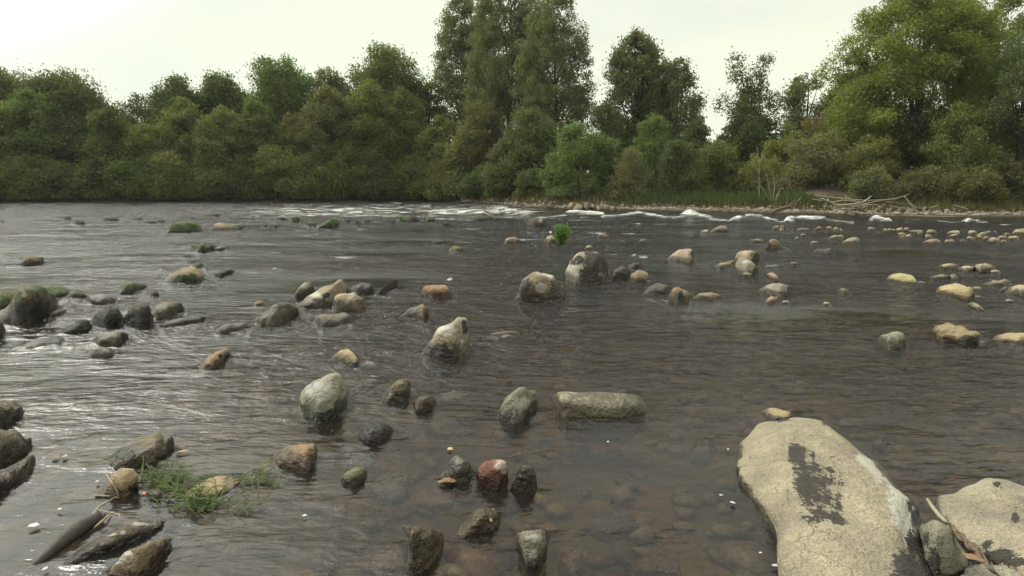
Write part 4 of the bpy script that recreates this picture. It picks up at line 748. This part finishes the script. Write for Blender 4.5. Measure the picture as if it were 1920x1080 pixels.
# bank grass and ground cover
def blades(n, X, Y, Zf, h, w, rng, bend=.4):
    a = rng.uniform(0, 2*math.pi, n); hx = h*rng.uniform(.5, 1.2, n); z = Zf
    side = np.stack([np.cos(a), np.sin(a), a*0], -1)*w; dr = np.stack([np.cos(a*1.7+1), np.sin(a*1.7+1), a*0], -1)*(hx*bend*rng.uniform(.1, 1, n))[:, None]
    B = np.stack([X, Y, z], -1); U = np.stack([X*0, X*0, hx], -1)
    V = np.stack([B-side, B+side, B+side*.6+dr*.4+U*.6, B-side*.6+dr*.4+U*.6, B+dr+U], 1).reshape(-1, 3)
    i = np.arange(n)*5; F4 = np.stack([i, i+1, i+2, i+3], -1); F3 = np.stack([i+3, i+2, i+4], -1)
    return V, [tuple(f) for f in F4.tolist()]+[tuple(f) for f in F3.tolist()]
r5 = np.random.default_rng(5); n = 9000
xp = r5.uniform(1150, 1440, n); Xg = at_px(xp, 44.); Yg = yb(Xg)+1.1+r5.uniform(0, 4, n)
V, Fc = blades(n, Xg, Yg, ground_z(Xg, Yg)-.05, .6*(.6+.8*r5.uniform(size=n)), .045, r5)
o = mk('bank_grass', V, Fc, M_LEAF, smooth=False, colr=(.07, .105, .042)); tag(o, 'bright green tall grass on the bank above the gravel, right of centre', 'grass', None, 'stuff')
n = 9000; xp = np.concatenate([r5.uniform(-60, 1000, n//2), r5.uniform(980, 1980, n-n//2)]); Xg = at_px(xp, np.interp(xp, [0, 860, 1100, 1900], [64, 70, 46, 35])); Yg = yb(Xg)+.5+r5.uniform(0, 3.5, n)
V, Fc = blades(n, Xg, Yg, ground_z(Xg, Yg)-.05, .55, .05, r5, .8)
o = mk('undergrowth', V, Fc, M_LEAF, smooth=False, colr=(.11, .1, .06)); tag(o, 'brownish weeds and undergrowth along the foot of the trees', 'undergrowth', None, 'stuff')

# gravel on the far bank: stuff
ico = bpy.data.meshes.new('tmp')
import bmesh
bm = bmesh.new(); bmesh.ops.create_icosphere(bm, subdivisions=1, radius=1); iv = np.array([v.co[:] for v in bm.verts]); ifc = np.array([[v.index for v in f.verts] for f in bm.faces]); bm.free()
n = 5200; xp = r5.uniform(870, 2000, n); Xg = at_px(xp, np.interp(xp, [860, 1100, 1900], [66, 46, 35])); Yg = yb(Xg)+r5.uniform(0, 1, n)**1.3*2.0-.15
sz = r5.uniform(.03, .09, n)*(1+1.0*(r5.uniform(size=n) < .12)); zz = ground_z(Xg, Yg)+sz*.25
V = (iv[None]*(sz[:, None, None]*np.array([1.25, 1.0, .7]))*(1+.25*r5.uniform(-1, 1, (n, len(iv), 1)))+np.stack([Xg, Yg, zz], -1)[:, None]).reshape(-1, 3)
Fq = (ifc[None]+np.arange(n)[:, None, None]*len(iv)).reshape(-1, 3)
gm, N, L, out = nmat('gravel'); p = N.new('ShaderNodeBsdfPrincipled'); L.new(p.outputs[0], out.inputs[0]); g = N.new('ShaderNodeNewGeometry')
L.new(mix(N, L, g.outputs['Random Per Island'], (.08, .07, .048), (.28, .245, .18)), p.inputs['Base Color']); p.inputs['Roughness'].default_value = .9
o = mk('gravel', V, Fq, gm, smooth=False); tag(o, 'grey and tan gravel along the far bank waterline', 'gravel', None, 'stuff')

# bank boulders
def bank_stone(label, x0, y0, x1, y1, c, off=None):
    # stands on the bank: find the distance where the ground is seen at its foot
    ys = np.linspace(-.3, 7, 200); xm = (x0+x1)/2; best = None
    for _ in range(1):
        Yg_ = float(yb(at_px(xm, 45)))+ys; Xg_ = at_px(xm, Yg_); Yg_ = yb(Xg_)+ys; zz_ = ground_z(Xg_, Yg_)
        k = int(np.argmin(np.abs(proj(Xg_, Yg_, zz_)[1]-y1))); z0 = float(zz_[k])
    return stone('bank_stone', label, f'{x0} {y0} {x1} {y1}', c, z0=z0, far=True, wet=.0, n=.6, rough=.09, down=.25)
for l in """upright pale block of rubble, highest on the bank tip|988 352 1006 368|P;pale stone right of the upright rubble block|1004 362 1015 372|P;light stone standing high among the rubble leaves|1036 356 1054 366|T;flat white stone at the left of the rubble|965 377 976 382|P;small rubble stone below the upright block|996 372 1004 380|T
grey rubble stone low on the bank tip|1001 381 1012 387|T;pointed rubble stone in the middle of the tip|1016 379 1026 388|T;rubble stone right of the pointed one|1028 378 1038 387|T;tall tan boulder at the waterline|1065 379 1079 392|P;broad wedge-shaped pale boulder at the waterline|1077 384 1097 394|P;dark-topped grey boulder beside the broad wedge|1094 380 1108 394|G
humped pale boulder fourth from the tall tan one|1106 383 1118 393|T;pale boulder touching the waves|1118 386 1131 395|P;tan boulder with a dark gap beside it|1131 384 1145 395|T;small round boulder near the grass|1146 387 1156 394|T;little cream boulder at the end of the rubble|1164 387 1176 394|P;stone half hidden in the leaves above the rubble|1052 372 1062 380|G
mossy boulder under the left end of the driftwood|1606 388 1632 400|T;tan boulder under the driftwood fork|1648 383 1668 392|T;squarish boulder right of the driftwood|1663 390 1679 400|T;greenish boulder below the leaning dead branch|1682 392 1694 400|G;small tan boulder right of the leaning branch|1728 394 1738 401|T;pale upright stone at the right waterline|1770 392 1783 404|P
grey stone left of the pale upright one|1745 391 1757 398|G;round green-grey stone above the pale upright one|1770 384 1777 391|G;pale stone right of the upright one|1806 392 1822 400|T;pinkish boulder behind the squarish one|1672 376 1692 386|T;grey boulder between the mossy one and the fork|1634 388 1646 396|G;lone pale block in the weeds at the bank tip|895 361 904 368|T""".split('\n'):
    for it in l.split(';'):
        lab, b, c = it.split('|'); bank_stone(lab, *map(float, b.split()), c)

# driftwood, dead branches, bare stems (points in photo pixels + distance)
def branch(name, label, paths, mat, Y, cat, k=6, group=None, children=None):
    root = None; first = MB()
    for pth in paths:
        pts = []; rad = []
        for (x, y, r_) in pth:
            pts.append((at_px(x, Y, 1), Y+.05*math.sin(x*.37), height_at(y, Y))); rad.append(r_*Y/F)
        P = np.array(pts); 
        t = np.linspace(0, len(P)-1, max(3, (len(P)-1)*4+1)); i = np.arange(len(P))
        Q = np.stack([np.interp(t, i, P[:, j]) for j in range(3)], -1); Q[1:-1] = (Q[:-2]+2*Q[1:-1]+Q[2:])/4
        first.add(tube(Q, np.interp(t, i, rad), k))
    o = first.build(name, mat); tag(o, label, cat, group); return o
YD = float(yb(at_px(1600, 38)))
branch('driftwood', 'bleached fallen branch with upcurved fork on the right bank', [[(1540, 372, 1.2), (1560, 380, 1.6), (1568, 385, 1.9), (1590, 384, 1.8), (1620, 380, 1.5), (1634, 368, .9)], [(1568, 385, 1.5), (1552, 377, 1.1), (1525, 374, .7)], [(1560, 380, .9), (1580, 375, .9), (1622, 379, .8)], [(1588, 384, 1.2), (1620, 384, 1.1), (1650, 384, .8)], [(1554, 372, .7), (1546, 392, .7), (1556, 399, .5)]], M_DRIFT, YD+.9, 'driftwood')
branch('driftwood', 'tangle of tan dead branches heaped behind the bleached fork', [[(1530, 366, .8), (1575, 372, 1.1), (1625, 376, .9), (1660, 374, .6)], [(1600, 388, .9), (1640, 378, 1), (1680, 372, .8), (1705, 364, .5)], [(1585, 368, .7), (1610, 380, .9), (1650, 392, .7)], [(1660, 378, .8), (1700, 382, .9), (1740, 388, .6)], [(1545, 386, .8), (1580, 392, .9), (1615, 390, .6)]], M_DRIFT, YD+1.5, 'driftwood')
branch('driftwood', 'bleached leaning dead branch with legs in the water', [[(1695, 368, .9), (1706, 380, 1.4), (1716, 390, 1.6), (1726, 403, 1.5)], [(1716, 390, 1.1), (1705, 394, 1.0), (1698, 404, .9)], [(1670, 385, .7), (1690, 390, .9), (1716, 391, .9)], [(1712, 386, .8), (1735, 392, .8), (1760, 385, .6)]], M_DRIFT, YD+.3, 'driftwood')
branch('driftwood', 'thin pale branch lying right of the leaning dead branch', [[(1790, 384, .6), (1805, 388, .9), (1818, 392, .7)]], M_DRIFT, YD+.2, 'driftwood')
branch('stump', 'brown uprooted stump with claw-like roots at the bank foot', [[(1450, 398, 3), (1462, 392, 4), (1476, 388, 3), (1490, 384, 1.6), (1503, 370, .9)], [(1462, 392, 2.5), (1455, 378, 1.2), (1460, 362, .7)], [(1476, 388, 1.6), (1478, 372, .9), (1470, 358, .6)], [(1490, 384, 1.4), (1500, 392, 1), (1512, 396, .6)], [(1476, 388, 1.4), (1494, 374, .8), (1490, 362, .5)]], plain('weathered_root', (.17, .125, .08), .9, (.09, .065, .04), 9, .02), YD+1.6, 'stump')
branch('bare_sapling', 'pale bare stem standing left of the silver-grey willow', [[(1423, 372, .8), (1421, 340, .7), (1420, 305, .6), (1414, 275, .35)], [(1420, 305, .7), (1430, 285, .4)], [(1421, 330, .6), (1408, 300, .3)]], M_TWIG, YD+4.5, 'sapling')
branch('bare_sapling', 'group of thin leaning bare stems right of the pale bare stem', [[(1448, 378, .8), (1440, 350, .7), (1434, 325, .4)], [(1450, 378, .8), (1452, 350, .6), (1446, 320, .3)], [(1452, 378, .8), (1464, 352, .5)], [(1446, 378, .7), (1428, 352, .4)]], M_TWIG, YD+2.6, 'sapling')

# ------------------------------------------------------------------ plants in the river
def tuft(name, label, x, yb_, top, w, n, col, z=0.0, leafy=True, cat='plant'):
    X, Y = [float(v) for v in gnd(x, yb_, z)]; H = height_at(top, Y)-z; Rw = w/2*Y/F; r = np.random.default_rng(hash_(label) % 9999)
    root = empty(name, (X, Y, z)); tag(root, label, cat)
    mb = MB(); tips = []
    for i in range(max(6, n//18)):
        a = r.uniform(0, 2*math.pi); e = np.array([math.cos(a)*Rw*r.uniform(.1, .85), math.sin(a)*Rw*r.uniform(.1, .7), H*r.uniform(.45, .95)])
        mb.add(tube([(0, 0, -.03), e*[.4, .4, .6], e], [.006, .004, .002], 4, False)); tips.append(e)
    mb.build('stem', M_LEAF, root, colr=tuple(c*.8 for c in col))
    tips = np.array(tips); i = r.integers(0, len(tips), n); t = r.uniform(.35, 1.08, n)[:, None]
    C = tips[i]*t*[1, 1, 1]+r.normal(size=(n, 3))*[Rw*.16, Rw*.16, H*.08]; C[:, 2] = np.abs(C[:, 2])
    V, Fq = leafmesh(C, max(.03, H*.13), rng=r, asp=.5); mk('leaf_cluster', V, Fq, M_LEAF, root, smooth=False, colr=col)
    return root
GB = (.10, .185, .04)
tuft('water_plant', 'bushy bright green plant standing in midstream', 1052, 458, 419, 42, 900, GB)
tuft('water_plant', 'tiny green sprig left of the bushy midstream plant', 1018, 454, 443, 9, 60, GB)
tuft('green_sprig', 'green sprig trailing down the right side of the cream stone', 1298, 492, 474, 18, 160, (.09, .15, .045), .0)
tuft('green_sprig', 'thin green weeds at the right foot of the chipped greyish boulder', 1420, 516, 496, 8, 60, (.12, .18, .07))
tuft('green_sprig', 'green sprig above the cream and grey boulder', 1407, 478, 466, 16, 60, (.09, .11, .05), .12)
tuft('grass_tuft', 'bright grass tuft on the left half of the brown far rock', 752, 415, 401, 26, 220, GB, .1)
tuft('river_weed', 'green weed tuft in the rapids, leftmost of three', 868, 413, 404, 16, 90, (.085, .14, .04))
tuft('river_weed', 'green weed tuft in the rapids, middle and tallest of three', 890, 413, 400, 20, 140, GB)
tuft('river_weed', 'olive weed tuft in the rapids, rightmost of three', 917, 413, 401, 24, 140, (.08, .11, .045))
tuft('river_weed', 'green leaves on top of the leafy mossy far rock', 628, 424, 407, 20, 140, (.08, .13, .04), .1)
tuft('river_weed', 'small weeds on top of the long dark green mossy rock', 362, 424, 414, 46, 160, (.06, .1, .035), .28)

# floating grass, left foreground
r6 = np.random.default_rng(61)
def float_grass():
    mb = MB()
    paths = []
    for i in range(240):
        u = r6.uniform(0, 1)
        if u < .42: x, y = r6.normal(300, 26), r6.normal(903, 12)
        elif u < .72: x, y = r6.normal(345, 24), r6.normal(942, 10)
        elif u < .88: x, y = r6.normal(400, 34), r6.normal(952, 7)
        else: x, y = r6.normal(480, 18), r6.normal(902, 10)
        a = r6.normal(.0, 1.0) if u < .42 else r6.normal(-.15, .55); ln = r6.uniform(16, 62); cv = r6.normal(0, .9)
        x = max(x, 256)
        P = []; hz = r6.uniform(.003, .022) if r6.uniform() < .72 else r6.uniform(.03, .07)
        for k in range(5):
            t = k/4; X, Y = gnd(x, y); P.append((float(X), float(Y), .004+hz*math.sin(math.pi*min(1, t*.9+.1))))
            x += math.cos(a)*ln/4; y += math.sin(a)*ln/4*.55; a += cv/4
        mb.add(tube(P, [.0022, .003, .0028, .002, .0008], 3, False))
    V, F_ = mb.V, mb.F
    # stones the grass drapes over lift it
    Vv = np.concatenate(V); qx, qy = proj(Vv[:, 0], Vv[:, 1], 0)
    inside = np.clip(1-np.hypot((qx-402)/52, (qy-922)/22), 0, 1); Vv[:, 2] += sm(0, .6, inside)*.06
    return mk('floating_grass', Vv, F_, M_LEAF, colr=(.11, .165, .05))
tag(float_grass(), 'tangle of bright green grass floating around the cream-yellow stone', 'grass clump')

# sticks and litter
def stick(name, label, pts, rad, mat, cat, sides=7):
    mb = MB()
    for pth, r_ in zip(pts, rad):
        P = []
        for (x, y, z) in pth:
            X, Y = gnd(x, y, z); P.append((float(X), float(Y), z))
        P = np.array(P); t = np.linspace(0, len(P)-1, (len(P)-1)*4+1); i = np.arange(len(P))
        Q = np.stack([np.interp(t, i, P[:, j]) for j in range(3)], -1); Q[1:-1] = (Q[:-2]+2*Q[1:-1]+Q[2:])/4
        rr = np.interp(t, np.linspace(0, len(P)-1, len(r_)), r_); mb.add(tube(Q, rr, sides))
    if name == 'log':
        Vl = np.concatenate(mb.V); nl_ = fbm(Vl*[18, 18, 30], 5, 3)*.008+fbm(Vl*5, 9, 2)*.012; Vl[:, 2] += nl_; Vl[:, 0] += nl_; mb.V = [Vl]
    o = mb.build(name, mat); return tag(o, label, cat)
stick('log', 'dark waterlogged log tapering into the bottom left corner', [[(30, 1085, -.03), (80, 1050, .0), (120, 1012, .015), (155, 985, .02), (188, 967, .02)]], [[.008, .018, .032, .036, .026]], M_LOG, 'log', 12)
stick('driftwood_twig', 'pale broken twigs lying at the upper end of the dark log', [[(172, 968, .03), (185, 950, .03), (212, 935, .02)], [(178, 954, .05), (200, 960, .05), (222, 964, .05), (226, 972, .04), (220, 982, .02)], [(176, 990, .01), (190, 978, .015), (208, 962, .01)]], [[.004, .006, .003], [.003, .004, .004, .003], [.003, .006, .004]], M_TWIG, 'twig')
stick('stick', 'curved pale stick propped on the rough tan stone', [[(199, 889, .03), (208, 903, .09), (218, 918, .05), (223, 934, .004)], [(223, 934, .004), (205, 930, .006), (178, 929, .004)]], [[.003, .0045, .004, .003], [.003, .004, .004]], M_TWIG, 'stick')
stick('twig', 'straight thin twig poking out of the floating grass', [[(274, 868, .08), (280, 877, .05), (287, 888, .01)]], [[.002, .0025, .002]], M_TWIG, 'twig')
stick('root', 'thin brown root looping round the blunt brown stone', [[(755, 988, .0), (768, 992, .02), (778, 988, .05), (772, 1005, .04), (768, 1035, .03), (770, 1062, .01)]], [[.002, .003, .003, .003, .003, .002]], M_LOG, 'root')
stick('stick', 'olive-grey stick leaning between the wedged stone and the beige slab', [[(1739, 936, .13), (1748, 950, .14), (1762, 968, .15), (1776, 980, .15)]], [[.006, .008, .009, .007]], plain('lichened_stick', (.26, .25, .16), .8, (.17, .16, .1), 40, .003), 'stick')
stick('bark_litter', 'shredded brown bark and fibres caught in the crack by the beige slab',
      [[(1774+i*3.2+r6.uniform(-6, 6), 978+i*3.0+r6.uniform(-5, 5), .13), (1784+i*3.2+r6.uniform(-5, 5), 992+i*3.0+r6.uniform(-5, 5), .15), (1796+i*3.2+r6.uniform(-5, 7), 1004+i*3.2+r6.uniform(-5, 5), .13)] for i in range(26)], [[.003, .0055, .002]]*26, M_DEBRIS, 'bark litter', 5)
def leaf(label, x, y, z, w, h, rot, col=None, mat=M_DEAD, name='dead_leaf', cat='leaf', curl=.25, body=.08):
    X, Y = gnd(x, y, z); m = []; sc = float(Y)/F; a = np.linspace(0, 2*math.pi, 18, endpoint=False)
    w *= .7 if cat == 'foam fleck' else 1; r_ = 1+.18*np.sin(5*a+rot)+.08*np.sin(9*a); L_ = w*sc/2; W_ = h*sc/2*1.8
    V = [(0, 0, 0)]; 
    for k in (.5, 1):
        for q_, rr in zip(a, r_): V.append((math.cos(q_)*rr*L_*k, math.sin(q_)*rr*W_*k, curl*L_*k*k*abs(math.sin(q_+rot))))
    V = np.array(V); c_, s_2 = math.cos(rot), math.sin(rot); V = np.stack([V[:, 0]*c_-V[:, 1]*s_2, V[:, 0]*s_2+V[:, 1]*c_, V[:, 2]], -1)
    th = body*L_; n_ = len(V); V = np.concatenate([V, V-[0, 0, th]]); F_ = []
    for k in range(18):
        k1 = (k+1) % 18; F_ += [(0, 1+k, 1+k1), (1+k, 19+k, 19+k1, 1+k1), (n_, n_+1+k1, n_+1+k), (n_+1+k, n_+1+k1, n_+19+k1, n_+19+k), (19+k, n_+19+k, n_+19+k1, 19+k1)]
    o = mk(name, V, F_, mat); o.location = (float(X), float(Y), z); return tag(o, label, cat)
leaf('orange-brown dead leaf in the crack beside the beige slab', 1828, 1047, .19, 22, 22, .8)
leaf('orange and yellow dead leaf floating under the crusted grey stone', 838, 905, .012, 34, 10, .1, curl=.4)
leaf('orange dead leaf stuck on the nearly awash olive stone', 919, 970, .055, 8, 22, .2)
leaf('reddish leaf fragment floating at the left, left of a green one', 104, 858, .012, 15, 6, .2)
leaf('tiny red leaf by the rough tan stone at the grass edge', 270, 925, .02, 7, 7, .4, mat=plain('red_leaf', (.5, .12, .05), .6))
leaf('small yellow-green leaf floating at the left', 122, 855, .014, 9, 8, .3, mat=plain('green_leaf', (.26, .28, .1), .6))
leaf('tiny tan leaf floating above the crusted grey stone', 844, 842, .012, 12, 7, .7, mat=plain('tan_leaf', (.4, .28, .14), .6))
leaf('tan leaf scrap floating right of the long brown-grey boulder', 342, 848, .012, 24, 5, .5, mat=plain('tan_scrap', (.3, .22, .13), .6))
mfo = plain('foam_froth', (.5, .5, .46), .9, (.36, .36, .33), 90, .004)
for i, (lab, x, y, w, h) in enumerate((('largest floating fleck of white froth at the left, above the dark log', 63, 985, 28, 9), ('small floating fleck of froth right above the largest one', 112, 954, 11, 4), ('fleck of froth left of the stick-propped stone', 182, 902, 9, 4), ('round fleck of froth at the left foot of the huge boulder', 1374, 942, 9, 6), ('tiny fleck of froth above the round one by the huge boulder', 1352, 928, 7, 4),
                                       ('froth fleck at the bottom, left of the huge boulder', 1455, 1060, 11, 9), ('froth fleck by the water left of the huge boulder foot', 1426, 1036, 6, 4), ('froth fleck right below the brown wedge-shaped stone', 571, 966, 9, 5), ('tiny froth speck at the left end of the long oblong stone', 1140, 828, 7, 3), ('froth speck left of the huge boulder at mid height', 1365, 842, 5, 4), ('froth fleck at the very left bottom by the log tip', 84, 1066, 12, 7))):
    leaf(lab, x, y, .014, w, h, i*.3, mat=mfo, name='froth_fleck', cat='foam fleck', curl=.12, body=.2)

# ------------------------------------------------------------------ river haze
bm = bmesh.new(); bmesh.ops.create_cube(bm, size=1); me = bpy.data.meshes.new('haze'); bm.to_mesh(me); bm.free()
hz = bpy.data.objects.new('haze', me); COL.objects.link(hz); hz.scale = (900, 860, 40); hz.location = (0, 400, 17.0); hz['kind'] = 'stuff'; hz['label'] = 'thin pale haze hanging in the air over the river'
m, N, L, out = nmat('haze'); pv = N.new('ShaderNodeVolumePrincipled'); pv.inputs['Color'].default_value = (.93, .96, .9, 1); pv.inputs['Density'].default_value = .00022
L.new(pv.outputs[0], out.inputs['Volume']); me.materials.append(m)
